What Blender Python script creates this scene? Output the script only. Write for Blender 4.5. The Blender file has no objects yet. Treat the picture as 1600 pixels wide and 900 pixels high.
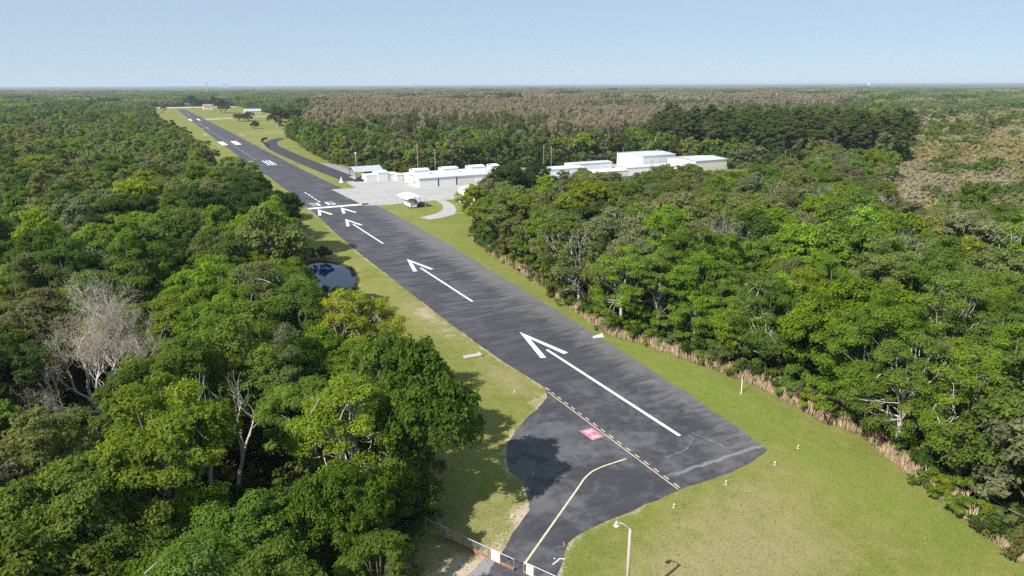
import bpy, math, random
import numpy as np
from mathutils import Matrix, Vector

# ------------------------------------------------------------------ camera, world, sun, exposure
# World axes: +Y runs up the runway centreline, +X to its right, origin at the near end of the first arrow. Metres.
scene = bpy.context.scene
COL = scene.collection
CAM = Vector((-54.457, -58.913, 42.6))
cd = bpy.data.cameras.new("camera"); cam = bpy.data.objects.new("camera", cd); COL.objects.link(cam)
cd.sensor_width = 36; cd.lens = 1067 / 1600 * 36; cd.clip_start = 0.5; cd.clip_end = 90000
pitch = math.radians(16.5586); roll = math.atan(6.5 / 1600)
fh = Vector((0.46151, 0.88713, 0)).normalized()
R0 = Vector((fh.y, -fh.x, 0))
F = fh * math.cos(pitch) + Vector((0, 0, -math.sin(pitch)))
D0 = -(R0.cross(F))
xa = math.cos(roll) * R0 + math.sin(roll) * D0
dn = -math.sin(roll) * R0 + math.cos(roll) * D0
M = Matrix((xa, -dn, -F)).transposed().to_4x4(); M.translation = CAM
cam.matrix_world = M
scene.camera = cam

SUN_EL = math.radians(44.5)
TO_SUN_AZ = Vector((-0.957, -0.28, 0)).normalized()
world = bpy.data.worlds.new("World"); scene.world = world; world.use_nodes = True
wn = world.node_tree; wn.nodes.clear()
wo = wn.nodes.new("ShaderNodeOutputWorld"); bg = wn.nodes.new("ShaderNodeBackground"); sky = wn.nodes.new("ShaderNodeTexSky")
sky.sky_type = 'NISHITA'; sky.sun_disc = False
sky.sun_elevation = SUN_EL; sky.sun_rotation = math.atan2(TO_SUN_AZ.x, TO_SUN_AZ.y)
sky.altitude = 0; sky.air_density = 0.6; sky.dust_density = 0.0; sky.ozone_density = 3.0
bg.inputs[1].default_value = 0.07
# thin high haze evens the sky out towards one pale blue
veil = wn.nodes.new("ShaderNodeMix"); veil.data_type = 'RGBA'; veil.inputs[0].default_value = 0.74
veil.inputs[7].default_value = (5.0, 6.5, 7.8, 1)
wn.links.new(sky.outputs[0], veil.inputs[6]); wn.links.new(veil.outputs[2], bg.inputs[0]); wn.links.new(bg.outputs[0], wo.inputs[0])
sd = bpy.data.lights.new("sun", 'SUN'); sun = bpy.data.objects.new("sun", sd); COL.objects.link(sun)
sd.energy = 5.0; sd.angle = math.radians(0.5); sd.color = (1.0, 0.95, 0.87)
to_sun = TO_SUN_AZ * math.cos(SUN_EL) + Vector((0, 0, math.sin(SUN_EL)))
sun.rotation_euler = to_sun.to_track_quat('Z', 'Y').to_euler(); sun.location = (-60, -20, 120)

vs = scene.view_settings
vs.view_transform = 'Standard'; vs.look = 'None'; vs.gamma = 1; vs.use_curve_mapping = False
vs.exposure = 0.6
cy = scene.cycles
cy.max_bounces = 5; cy.diffuse_bounces = 3; cy.glossy_bounces = 2; cy.transmission_bounces = 2
cy.volume_bounces = 0; cy.transparent_max_bounces = 4; cy.caustics_reflective = False; cy.caustics_refractive = False
cy.use_denoising = False; cy.sample_clamp_indirect = 3; cy.sample_clamp_direct = 4
cy.use_adaptive_sampling = True; cy.adaptive_threshold = 0.01

rng = np.random.default_rng(7)
random.seed(7)

# ------------------------------------------------------------------ node helpers
def new_mat(name):
    m = bpy.data.materials.new(name); m.use_nodes = True
    nt = m.node_tree; nt.nodes.clear()
    return m, nt
def nd(nt, t, **k):
    n = nt.nodes.new(t)
    for a, v in k.items(): setattr(n, a, v)
    return n
def setin(nt, sock, v):
    if hasattr(v, 'is_output') or isinstance(v, bpy.types.NodeSocket): nt.links.new(v, sock)
    elif isinstance(v, (tuple, list)) and len(v) == 3 and sock.type == 'RGBA': sock.default_value = (*v, 1)
    else: sock.default_value = v
def math_(nt, op, a, b=0.0, c=None, clamp=False):
    n = nd(nt, 'ShaderNodeMath', operation=op, use_clamp=clamp)
    setin(nt, n.inputs[0], a); setin(nt, n.inputs[1], b)
    if c is not None: setin(nt, n.inputs[2], c)
    return n.outputs[0]
def mixc(nt, f, a, b, mode='MIX'):
    n = nd(nt, 'ShaderNodeMix', data_type='RGBA', blend_type=mode)
    setin(nt, n.inputs[0], f); setin(nt, n.inputs[6], a); setin(nt, n.inputs[7], b)
    return n.outputs[2]
def ramp(nt, v, a, b, smooth=True):
    n = nd(nt, 'ShaderNodeMapRange', interpolation_type='SMOOTHSTEP' if smooth else 'LINEAR')
    setin(nt, n.inputs[0], v); n.inputs[1].default_value = a; n.inputs[2].default_value = b
    return n.outputs[0]
def noise(nt, vec, scale, detail=3, rough=0.55, stretch=None, dist=0.0):
    if stretch:
        mp = nd(nt, 'ShaderNodeMapping'); nt.links.new(vec, mp.inputs[0]); mp.inputs[3].default_value = stretch; vec = mp.outputs[0]
    n = nd(nt, 'ShaderNodeTexNoise'); nt.links.new(vec, n.inputs['Vector'])
    n.inputs['Scale'].default_value = scale; n.inputs['Detail'].default_value = detail
    n.inputs['Roughness'].default_value = rough; n.inputs['Distortion'].default_value = dist
    return n.outputs[0]
def attr(nt, name, out='Fac', typ='GEOMETRY'):
    n = nd(nt, 'ShaderNodeAttribute', attribute_name=name, attribute_type=typ)
    return n.outputs[out]
def geopos(nt):
    return nd(nt, 'ShaderNodeNewGeometry').outputs['Position']
def finish(nt, col, rough=0.8, spec=0.3, metal=0.0, bump=None, bstr=0.3, bdist=0.05):
    p = nd(nt, 'ShaderNodeBsdfPrincipled'); o = nd(nt, 'ShaderNodeOutputMaterial')
    setin(nt, p.inputs['Base Color'], col); setin(nt, p.inputs['Roughness'], rough)
    p.inputs['Specular IOR Level'].default_value = spec; p.inputs['Metallic'].default_value = metal
    if bump is not None:
        b = nd(nt, 'ShaderNodeBump'); b.inputs['Strength'].default_value = bstr; b.inputs['Distance'].default_value = bdist
        nt.links.new(bump, b.inputs['Height']); nt.links.new(b.outputs[0], p.inputs['Normal'])
    nt.links.new(p.outputs[0], o.inputs[0])
    return p
def simple(name, col, rough=0.6, spec=0.3, var=0.12, scale=1.5, metal=0.0, ribs=None):
    m, nt = new_mat(name)
    tc = nd(nt, 'ShaderNodeTexCoord').outputs['Object']
    n = noise(nt, tc, scale, 4, 0.6, stretch=(1, 1, 0.35))
    c = mixc(nt, n, tuple(max(0, x * (1 - var)) for x in col), tuple(min(1, x * (1 + var * .6)) for x in col))
    bmp = None
    if ribs:
        w = nd(nt, 'ShaderNodeTexWave', wave_type='BANDS', bands_direction=ribs[0]); nt.links.new(tc, w.inputs[0]); w.inputs['Scale'].default_value = ribs[1]
        bmp = w.outputs[1]
    finish(nt, c, rough, spec, metal, bump=bmp, bstr=0.5, bdist=0.03)
    return m

# foliage: colour from the thing's own tint, with leaf to leaf variation
def leaf_mat(name, transl=0.5, sat=1.0):
    m, nt = new_mat(name)
    t = attr(nt, 'tint', 'Color', 'INSTANCER'); v = attr(nt, 'v'); h = attr(nt, 'hue')
    c1 = mixc(nt, 1.0, t, mixc(nt, v, (0.6, 0.62, 0.6), (1.45, 1.4, 1.3)), 'MULTIPLY')
    c2 = mixc(nt, h, c1, mixc(nt, 1.0, c1, (1.16, 1.05, 0.85), 'MULTIPLY'))
    p = nd(nt, 'ShaderNodeBsdfPrincipled'); nt.links.new(c2, p.inputs['Base Color'])
    p.inputs['Roughness'].default_value = 0.6; p.inputs['Specular IOR Level'].default_value = 0.12
    tr = nd(nt, 'ShaderNodeBsdfTranslucent'); nt.links.new(mixc(nt, 1.0, c2, (1.25, 1.35, 0.6), 'MULTIPLY'), tr.inputs[0])
    mx = nd(nt, 'ShaderNodeMixShader'); mx.inputs[0].default_value = transl
    nt.links.new(p.outputs[0], mx.inputs[1]); nt.links.new(tr.outputs[0], mx.inputs[2])
    o = nd(nt, 'ShaderNodeOutputMaterial'); nt.links.new(mx.outputs[0], o.inputs[0])
    return m
LEAF = leaf_mat('leaf'); TWIG = leaf_mat('twig', 0.5)
BARK = simple('bark', (0.17, 0.145, 0.12), 0.9, 0.1, 0.35, 3)
PALEBARK = simple('pale_bark', (0.25, 0.23, 0.205), 0.85, 0.15, 0.3, 3)
DEADBARK = simple('weathered_bark', (0.50, 0.455, 0.43), 0.85, 0.15, 0.25, 3)
WHITE = simple('white_painted_metal', (0.80, 0.80, 0.80), 0.5, 0.3, 0.06, 0.5, ribs=('X', 1.2))
WHITEP = simple('white_paint', (0.80, 0.80, 0.78), 0.6, 0.3, 0.08, 2)
CREAM = simple('cream_and_shade_metal', (0.66, 0.62, 0.54), 0.55, 0.3, 0.06, 0.5, ribs=('X', 1.2))  # also tones the shaded front of the tallest hangar
ROOFG = simple('pale_grey_roof', (0.50, 0.53, 0.58), 0.45, 0.4, 0.12, 0.4, ribs=('X', 1.0))
ROOFD = simple('mid_grey_roof', (0.40, 0.42, 0.47), 0.5, 0.4, 0.15, 0.6, ribs=('X', 1.5))
ROOFW = simple('white_roof', (0.78, 0.78, 0.79), 0.45, 0.4, 0.08, 0.6)
DOORW = simple('door_panel_metal', (0.74, 0.75, 0.77), 0.5, 0.3, 0.08, 0.5, ribs=('X', 2.2))
DARK = simple('opening_shade', (0.03, 0.03, 0.035), 0.7, 0.2, 0.2)  # near-black colour painted on for the shade inside openings
GLASS = simple('dark_glass', (0.03, 0.04, 0.06), 0.12, 0.6, 0.1)
WOOD = simple('brown_timber', (0.16, 0.10, 0.06), 0.85, 0.1, 0.3, 4)
DWOOD = simple('dark_timber', (0.055, 0.045, 0.045), 0.85, 0.1, 0.3, 3)
POLEW = simple('weathered_pole_timber', (0.33, 0.27, 0.21), 0.85, 0.1, 0.25, 4)
RUST = simple('rusty_steel', (0.36, 0.17, 0.09), 0.8, 0.2, 0.4, 3)
GALV = simple('galvanised_steel', (0.45, 0.45, 0.45), 0.5, 0.5, 0.15, 3, metal=0.3)
CONC = simple('concrete_pole', (0.42, 0.38, 0.32), 0.85, 0.1, 0.2, 3)
LAMPW = simple('lamp_glass', (0.75, 0.75, 0.7), 0.25, 0.5, 0.03)
CARM = simple('dark_car_paint', (0.025, 0.03, 0.04), 0.25, 0.5, 0.1)
TYRE = simple('tyre_rubber', (0.02, 0.02, 0.02), 0.8, 0.1, 0.1)
REDROOF = simple('reddish_roof', (0.38, 0.20, 0.16), 0.8, 0.1, 0.25, 0.6)
PINKW = simple('pinkish_brick', (0.46, 0.32, 0.27), 0.8, 0.1, 0.3, 0.6)
BLUEG = simple('blue_grey_cover', (0.32, 0.38, 0.46), 0.6, 0.2, 0.2, 2)
SLABM = simple('weathered_boards', (0.44, 0.38, 0.33), 0.85, 0.1, 0.3, 3)
PALEG = simple('pale_green_sheet', (0.42, 0.50, 0.45), 0.6, 0.3, 0.1, 2)
BLACKF = simple('black_fabric', (0.02, 0.022, 0.02), 0.85, 0.1, 0.2, 3)

# ------------------------------------------------------------------ mesh helpers
def mesh_np(name, V, Fc, mats, attrs=None, nper=4, midx=None, smooth=False):
    me = bpy.data.meshes.new(name)
    V = np.ascontiguousarray(V, np.float32); Fc = np.ascontiguousarray(Fc, np.int32)
    nf = len(Fc)
    me.vertices.add(len(V)); me.vertices.foreach_set('co', V.ravel())
    me.loops.add(nf * nper); me.loops.foreach_set('vertex_index', Fc.ravel())
    me.polygons.add(nf); me.polygons.foreach_set('loop_start', np.arange(0, nf * nper, nper, dtype=np.int32))
    me.polygons.foreach_set('loop_total', np.full(nf, nper, np.int32))
    if midx is not None: me.polygons.foreach_set('material_index', np.asarray(midx, np.int32))
    me.polygons.foreach_set('use_smooth', np.full(nf, smooth, bool))
    for m in (mats if isinstance(mats, (list, tuple)) else [mats]): me.materials.append(m)
    for k, a in (attrs or {}).items():
        at = me.attributes.new(k, 'FLOAT', 'POINT'); at.data.foreach_set('value', np.ascontiguousarray(a, np.float32))
    me.update(calc_edges=True)
    return me
def link(name, me, parent=None, loc=(0, 0, 0), rz=0.0):
    o = bpy.data.objects.new(name, me); COL.objects.link(o); o.location = loc; o.rotation_euler = (0, 0, rz)
    if parent: o.parent = parent
    return o
def thing(name, label, cat, loc=(0, 0, 0), rz=0.0, group=None):
    o = link(name, None, None, loc, rz); o.empty_display_size = 0.5
    o['label'] = label; o['category'] = cat
    if group: o['group'] = group
    return o
def tag(o, label, cat, group=None):
    o['label'] = label; o['category'] = cat
    if group: o['group'] = group
    return o
def kind(o, k, label=None):
    o['kind'] = k
    if label: o['label'] = label
    return o

class MB:
    """collects boxes, prisms and tubes into ONE mesh"""
    def __init__(s): s.v = []; s.f = []
    def add(s, vs, fs):
        n = len(s.v); s.v += [tuple(p) for p in vs]; s.f += [tuple(i + n for i in f) for f in fs]; return s
    def box(s, x0, x1, y0, y1, z0, z1):
        return s.add([(x0, y0, z0), (x1, y0, z0), (x1, y1, z0), (x0, y1, z0), (x0, y0, z1), (x1, y0, z1), (x1, y1, z1), (x0, y1, z1)],
                     [(0, 3, 2, 1), (4, 5, 6, 7), (0, 1, 5, 4), (1, 2, 6, 5), (2, 3, 7, 6), (3, 0, 4, 7)])
    def prism(s, poly, z0, z1):
        n = len(poly); vs = [(x, y, z0) for x, y in poly] + [(x, y, z1) for x, y in poly]
        return s.add(vs, [tuple(reversed(range(n))), tuple(range(n, 2 * n))] + [(i, (i + 1) % n, n + (i + 1) % n, n + i) for i in range(n)])
    def profile_y(s, prof, y0, y1):
        """prof in x,z extruded along y"""
        n = len(prof); vs = [(x, y0, z) for x, z in prof] + [(x, y1, z) for x, z in prof]
        return s.add(vs, [tuple(range(n)), tuple(reversed(range(n, 2 * n)))] + [((i + 1) % n, i, n + i, n + (i + 1) % n) for i in range(n)])
    def profile_x(s, prof, x0, x1):
        n = len(prof); vs = [(x0, y, z) for y, z in prof] + [(x1, y, z) for y, z in prof]
        return s.add(vs, [tuple(reversed(range(n))), tuple(range(n, 2 * n))] + [(i, (i + 1) % n, n + (i + 1) % n, n + i) for i in range(n)])
    def tube(s, pts, rad, k=8, cap=True):
        pts = [Vector(p) for p in pts]
        if not hasattr(rad, '__len__'): rad = [rad] * len(pts)
        rings = []
        for i, p in enumerate(pts):
            d = (pts[min(i + 1, len(pts) - 1)] - pts[max(i - 1, 0)]).normalized()
            a = d.orthogonal().normalized() if i == 0 else (rings_a - d * rings_a.dot(d)).normalized()
            rings_a = a; b = d.cross(a)
            rings.append([p + (a * math.cos(2 * math.pi * j / k) + b * math.sin(2 * math.pi * j / k)) * rad[i] for j in range(k)])
        vs = [q for r in rings for q in r]; fs = []
        for i in range(len(pts) - 1):
            for j in range(k):
                fs.append((i * k + j, i * k + (j + 1) % k, (i + 1) * k + (j + 1) % k, (i + 1) * k + j))
        if cap: fs += [tuple(reversed(range(k))), tuple(range((len(pts) - 1) * k, len(pts) * k))]
        return s.add(vs, fs)
    def build(s, name, mat, parent=None, loc=(0, 0, 0), rz=0.0, smooth=False):
        me = bpy.data.meshes.new(name); me.from_pydata(s.v, [], s.f)
        me.materials.append(mat)
        if smooth: me.polygons.foreach_set('use_smooth', [True] * len(me.polygons))
        me.update()
        return link(name, me, parent, loc, rz)

def flat_poly(name, poly, z, mat, parent=None):
    me = bpy.data.meshes.new(name)
    me.from_pydata([(x, y, z) for x, y in poly], [], [tuple(range(len(poly)))]); me.materials.append(mat); me.update()
    if me.polygons[0].normal.z < 0: me.flip_normals()
    return link(name, me, parent)

# numpy geometry tests
def inside(P, poly):
    x, y = P[:, 0], P[:, 1]; r = np.zeros(len(P), bool); n = len(poly)
    for i in range(n):
        x1, y1 = poly[i]; x2, y2 = poly[(i + 1) % n]
        if y1 == y2: continue
        c = ((y1 > y) != (y2 > y)) & (x < (x2 - x1) * (y - y1) / (y2 - y1) + x1)
        r ^= c
    return r
def dist_line(P, pts, closed=False):
    d = np.full(len(P), 1e9); pts = [np.array(p, float) for p in pts]
    if closed: pts = pts + [pts[0]]
    for a, b in zip(pts[:-1], pts[1:]):
        ab = b - a; t = np.clip(((P - a) @ ab) / max(ab @ ab, 1e-9), 0, 1)
        d = np.minimum(d, np.hypot(*(P - (a + t[:, None] * ab)).T))
    return d

# ------------------------------------------------------------------ plan of the place
PAVE_R = [(7.2, -7.6), (8.9, 5.3), (10.3, 21.3), (11.3, 34.6), (12.6, 56), (14, 82), (16.0, 117), (16.8, 147), (17.3, 180), (17.2, 223), (16.3, 270), (15.8, 322), (15.6, 372), (16, 517), (16.6, 741), (16.8, 977), (16, 1200), (16, 1442)]
PAVE_L = [(-8.2, 19.4), (-7.9, 22), (-8.3, 27), (-8.9, 34), (-9.3, 52), (-9.2, 76), (-9, 117), (-8.1, 149), (-6.8, 180), (-5.5, 230), (-5, 300), (-5.2, 375), (-5, 533), (-3, 824), (-1, 1132), (2, 1442)]
APRON = [(7.2, -7.6), (3, -8.9), (-0.8, -9.4), (-8.1, -9.3), (-15.3, -10.1), (-18.5, -10.2), (-20.8, -10.5), (-22.4, -10.8), (-23.6, -11.3), (-24.5, -12.1), (-25.2, -12.9), (-27.1, -14.8), (-29.0, -17.4),
         (-34.0, -12.9), (-30.5, -10.0), (-27.9, -7.6), (-24.4, -4.9), (-23.4, -2.9), (-22.5, 0.2), (-22.8, 2.8), (-21.6, 6.0), (-19.8, 8.8), (-17.4, 11.2), (-15.1, 13.1), (-12.6, 14.6), (-10.7, 16.1), (-9.2, 17.4), (-8.2, 19.4)]
PAVE = APRON[::1] + PAVE_L[1:] + PAVE_R[::-1][:-1]
LEFT_TREES = [(-60, -95), (-50, -40), (-45, -22), (-40, -13), (-36, -4), (-33, 4), (-32, 12), (-32, 22), (-31.5, 46), (-33, 58), (-34.5, 70), (-33, 84), (-30, 92), (-29.5, 104), (-28, 113), (-25.5, 119), (-25.5, 170), (-25.5, 250), (-33, 290), (-40, 326), (-37, 380), (-31, 450), (-36, 550), (-41, 640), (-45, 900), (-50, 1300), (-50, 1640)]
RIGHT_EDGE = [(4, -95), (9, -45), (11.5, -34), (12.3, -30), (14.5, -24), (17.3, -17), (19.8, -11), (18.7, -6), (19.5, 5), (18, 15), (15.2, 27), (12.4, 35), (14.2, 45), (17.8, 65), (20.5, 95), (22.3, 113), (27, 122)]
RIGHT_BACK = [(40, 138), (50, 142), (80, 138), (120, 126), (150, 122), (185, 140), (205, 152)]
FAR_RIGHT = [(236, 172), (222, 200), (214, 206), (177, 258), (101, 274), (62, 272), (42, 314), (38, 340), (42, 430), (49, 487), (53, 560), (60, 600), (92, 690), (112, 800), (130, 1100), (120, 1300), (135, 1640)]
CLEAR = LEFT_TREES + FAR_RIGHT[::-1] + RIGHT_BACK[::-1] + RIGHT_EDGE[::-1]
PINES = [(212, 246), (236, 190), (262, 158), (296, 166), (378, 234), (345, 292), (282, 345), (234, 312)]
SCRUB = [(112, 52), (138, 34), (172, 6), (290, 30), (1400, 470), (1550, 720), (1050, 760), (725, 470), (430, 268), (300, 178), (215, 122), (172, 94)]
CYPRESS = [(66, 575), (74, 455), (104, 382), (150, 338), (208, 318), (255, 350), (330, 362), (560, 560), (930, 700), (1400, 980), (1250, 1330), (800, 1700), (380, 1800), (200, 1180), (120, 760)]
POND = [(-25.5, 83), (-21.5, 82.5), (-18.2, 86), (-16.2, 92), (-15.9, 97), (-15.0, 102), (-15.8, 107), (-17.8, 111), (-20.5, 113), (-24, 112), (-26, 108), (-26.6, 98), (-27.2, 90)]
CONCRETE = [(13, 188.7), (22.1, 186.2), (40.3, 187.6), (47, 186), (47, 180.5), (64, 180), (64, 205), (205, 205), (205, 262), (150, 264), (24, 258.2), (23.2, 252), (22.3, 235), (12, 236.3)]
ROAD_L = [(46, 560), (38, 552), (33.3, 539.5), (27, 518), (22.5, 495), (20.0, 465), (19.2, 430), (19.4, 401), (20.5, 340), (21.5, 300), (23.4, 258.5)]
ROAD_R = [(32.5, 258.8), (31.6, 300), (30.5, 338), (29.6, 400), (29.8, 436), (30.6, 480), (33.5, 505), (38.5, 528), (47, 545)]
PATH = [(40.6, 188), (39.8, 180), (38.0, 173), (34.6, 165.5), (30.0, 160.5), (22.5, 156.2), (24.2, 151.6), (29.6, 152.7), (35.0, 156), (39.0, 163), (42.3, 173), (43.6, 181), (44, 188)]

# ------------------------------------------------------------------ ground: one sheet, finer where the camera is near
def lines(segs):
    out = []
    for a, b, st in segs: out += list(np.arange(a, b, st))
    return np.array(out)
gx = np.concatenate([-np.geomspace(30000, 300, 18)[:-1], lines([(-300, -80, 12), (-80, 60, 1.0), (60, 200, 4), (200, 500, 15)]), np.geomspace(500, 30000, 18)])
gy = np.concatenate([-np.geomspace(30000, 200, 16)[:-1], lines([(-200, -60, 10), (-60, 200, 1.0), (200, 420, 3), (420, 700, 8), (700, 1800, 20)]), np.geomspace(1800, 30000, 18)])
GX, GY = np.meshgrid(gx, gy); P2 = np.stack([GX.ravel(), GY.ravel()], 1)
z = np.zeros(len(P2))
inp = inside(P2, POND); dp = dist_line(P2, POND, True)
z -= np.where(inp, np.clip(0.35 + dp * 0.3, 0, 1.4), np.clip(0.35 - dp * 0.18, 0, 0.4))
near = (P2[:, 0] > -300) & (P2[:, 0] < 500) & (P2[:, 1] > -200) & (P2[:, 1] < 1800)
grass = inside(P2, CLEAR).astype(float)
dclear = dist_line(P2, CLEAR, True)
grass = np.where(grass > 0, 1, np.clip(1 - dclear / 5, 0, 1) * 0.6)
dpave = np.where(near, dist_line(P2, PAVE, True), 1e3)
wob = np.sin(P2[:, 1] * 0.21) + np.sin(P2[:, 1] * 0.083 + P2[:, 0] * .1) + np.sin(P2[:, 0] * 0.31 + 1.7)
dirt = np.clip(1.0 - dpave / np.clip(0.7 + 0.3 * wob, 0.2, 3), 0, 1) * 0.3
left = P2[:, 0] < 0
dirt += np.where(left & (P2[:, 1] > -20) & (P2[:, 1] < 320), np.clip(1.0 - dpave / 3.0, 0, 1) * 0.3, 0)
def blob(cx, cy, rx, ry, a):
    global dirt
    dirt = dirt + a * np.exp(-(((P2[:, 0] - cx) / rx) ** 2 + ((P2[:, 1] - cy) / ry) ** 2))
for b in [(-11.5, 20, 1.8, 2.2, .35), (-12, 17, 1.6, 1.6, .35), (-12.0, 60, 2.2, 8, .5), (-12, 47, 2, 4, .35), (-33.5, -9.5, 4, 2.5, .5), (-25.8, -4, 1.4, 2.6, .35), (-30, -5, 3, 3, .25), (-38, -12, 4, 4, .6),
          (18, 190, 3, 8, .5), (15, 197, 4, 3, .3), (12, 250, 3, 14, .25), (20, 262, 6, 14, .2), (24, 700, 6, 30, .4), (-8, 640, 3, 30, .6), (-9, 500, 3, 60, .45), (22, 470, 4, 60, .45), (21, 330, 2, 60, .3), (22, 620, 4, 40, .5), (150, 240, 30, 18, .4), (215, 190, 12, 10, 0.8),
          (-2, -13, 3, 1.6, .3), (6, -12.5, 3, 1.5, .35), (-12, -15, 4, 3, .25)]: blob(*b)
dry = np.zeros(len(P2))
for cx, cy, rx, ry, a in [(-8, -22, 9, 7, .9), (-3, -14, 9, 4, .55), (-18, -19, 6, 4, .7), (-11, 25, 3, 8, .6), (-12, 60, 4, 22, .55), (15, 95, 4, 30, .35), (20, 150, 8, 20, .25), (18, 175, 8, 8, .4), (14, 290, 12, 60, .55), (20, 500, 16, 120, .4), (60, 640, 40, 40, .7), (-14, 300, 7, 120, .5),
                          (-36, -9, 6, 6, .8), (-28, -4, 5, 6, .6)]:
    dry += (1.15 if cx < -9 and cy > 0 else 0.8) * a * np.exp(-(((P2[:, 0] - cx) / rx) ** 2 + ((P2[:, 1] - cy) / ry) ** 2))
lush = np.zeros(len(P2))
for cx, cy, rx, ry, a in [(13, 5, 4, 22, .8), (10, -22, 5, 12, .6), (14, 40, 3, 20, .7), (18, 105, 3, 20, .9), (-12, 38, 2, 6, .5), (-27, 2, 4, 5, .4), (-20, 70, 4, 12, .5), (26, 140, 8, 14, .4)]:
    lush += a * np.exp(-(((P2[:, 0] - cx) / rx) ** 2 + ((P2[:, 1] - cy) / ry) ** 2))
bank_dark = np.clip(1.0 - np.abs(np.where(inp, 0, dp)) / (1.3 + 0.5 * wob), 0, 1) * (P2[:, 1] > 70) * (P2[:, 1] < 130) * left
nx, ny = len(gx), len(gy)
idx = np.arange(nx * ny).reshape(ny, nx)
Fg = np.stack([idx[:-1, :-1], idx[:-1, 1:], idx[1:, 1:], idx[1:, :-1]], -1).reshape(-1, 4)
gm, nt = new_mat('turf_and_soil')
pos = geopos(nt)
a_g, a_d, a_dry, a_l = attr(nt, 'grass'), attr(nt, 'dirt'), attr(nt, 'dry'), attr(nt, 'lush')
n1 = noise(nt, pos, 0.05, 6, 0.7, dist=0.8); n2 = noise(nt, pos, 0.45, 5, 0.65); n3 = noise(nt, pos, 4.0, 4, 0.7); n4 = noise(nt, pos, 1.3, 5, 0.75, stretch=(1, 0.25, 1))
gcol = mixc(nt, ramp(nt, math_(nt, 'ADD', n1, math_(nt, 'MULTIPLY', n2, 0.5)), 0.55, 0.95), (0.138, 0.168, 0.034), (0.215, 0.210, 0.066))
gcol = mixc(nt, math_(nt, 'MULTIPLY', a_l, 0.75, clamp=True), gcol, (0.142, 0.205, 0.029))
dryf = math_(nt, 'MULTIPLY', ramp(nt, math_(nt, 'ADD', math_(nt, 'MULTIPLY', a_dry, 0.9), math_(nt, 'ADD', math_(nt, 'MULTIPLY', n2, 0.75), math_(nt, 'MULTIPLY', n4, 0.5))), 0.68, 1.45), 0.85)
gcol = mixc(nt, dryf, gcol, (0.27, 0.235, 0.125))
n5 = noise(nt, pos, 9.0, 3, 0.8)
gcol = mixc(nt, ramp(nt, math_(nt, 'MULTIPLY_ADD', n5, 0.6, math_(nt, 'MULTIPLY', n3, 0.4)), 0.36, 0.66), mixc(nt, 1.0, gcol, (0.62, 0.64, 0.6), 'MULTIPLY'), mixc(nt, 1.0, gcol, (1.32, 1.27, 1.25), 'MULTIPLY'))
patchy = ramp(nt, noise(nt, pos, 0.9, 5, 0.75, dist=1.0), 0.52, 0.66)
gcol = mixc(nt, math_(nt, 'MULTIPLY', patchy, 0.45), gcol, (0.20, 0.190, 0.095))
mw = nd(nt, 'ShaderNodeTexWave', wave_type='BANDS', bands_direction='X'); nt.links.new(pos, mw.inputs[0]); mw.inputs['Scale'].default_value = 0.16; mw.inputs['Distortion'].default_value = 2.5; mw.inputs['Detail'].default_value = 2; mw.inputs['Detail Scale'].default_value = 0.6
gcol = mixc(nt, math_(nt, 'MULTIPLY', mw.outputs[1], 0.16), gcol, mixc(nt, 1.0, gcol, (1.3, 1.22, 1.0), 'MULTIPLY'))
dirtf = ramp(nt, math_(nt, 'ADD', a_d, math_(nt, 'MULTIPLY', math_(nt, 'ADD', n2, n3), 0.75)), 1.05, 1.5)
gcol = mixc(nt, dirtf, gcol, mixc(nt, n3, (0.30, 0.22, 0.145), (0.56, 0.48, 0.37)))
gcol = mixc(nt, ramp(nt, math_(nt, 'ADD', attr(nt, 'bank_dark'), math_(nt, 'MULTIPLY', n2, 0.5)), 0.6, 0.9), gcol, (0.045, 0.045, 0.022))  # darker ring along the pond bank
floorc = mixc(nt, n2, (0.05, 0.048, 0.022), (0.15, 0.13, 0.075))
gmask = ramp(nt, math_(nt, 'ADD', a_g, math_(nt, 'MULTIPLY', math_(nt, 'SUBTRACT', n2, 0.5), 0.8)), 0.4, 0.7)
finish(nt, mixc(nt, gmask, floorc, gcol), 0.95, 0.1, bump=n3, bstr=0.6, bdist=0.12)
V = np.column_stack([P2, z])
ground = kind(link('ground', mesh_np('ground', V, Fg, gm, dict(grass=grass, dirt=np.clip(dirt, 0, 1), dry=np.clip(dry, 0, 1.2), bank_dark=bank_dark, lush=np.clip(lush, 0, 1)), smooth=True)), 'structure')

# water in the pond
wm, nt = new_mat('pond_water')
wb = noise(nt, geopos(nt), 1.2, 3, 0.5)
finish(nt, (0.008, 0.035, 0.10), 0.05, 0.18, bump=wb, bstr=0.04, bdist=0.03)  # blue of the mirrored sky is put into the base colour
kind(flat_poly('pond_water', [(-22 + 1.15 * (x + 22), 98 + 1.05 * (y - 98)) for x, y in POND], -0.45, wm), 'structure')

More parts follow.
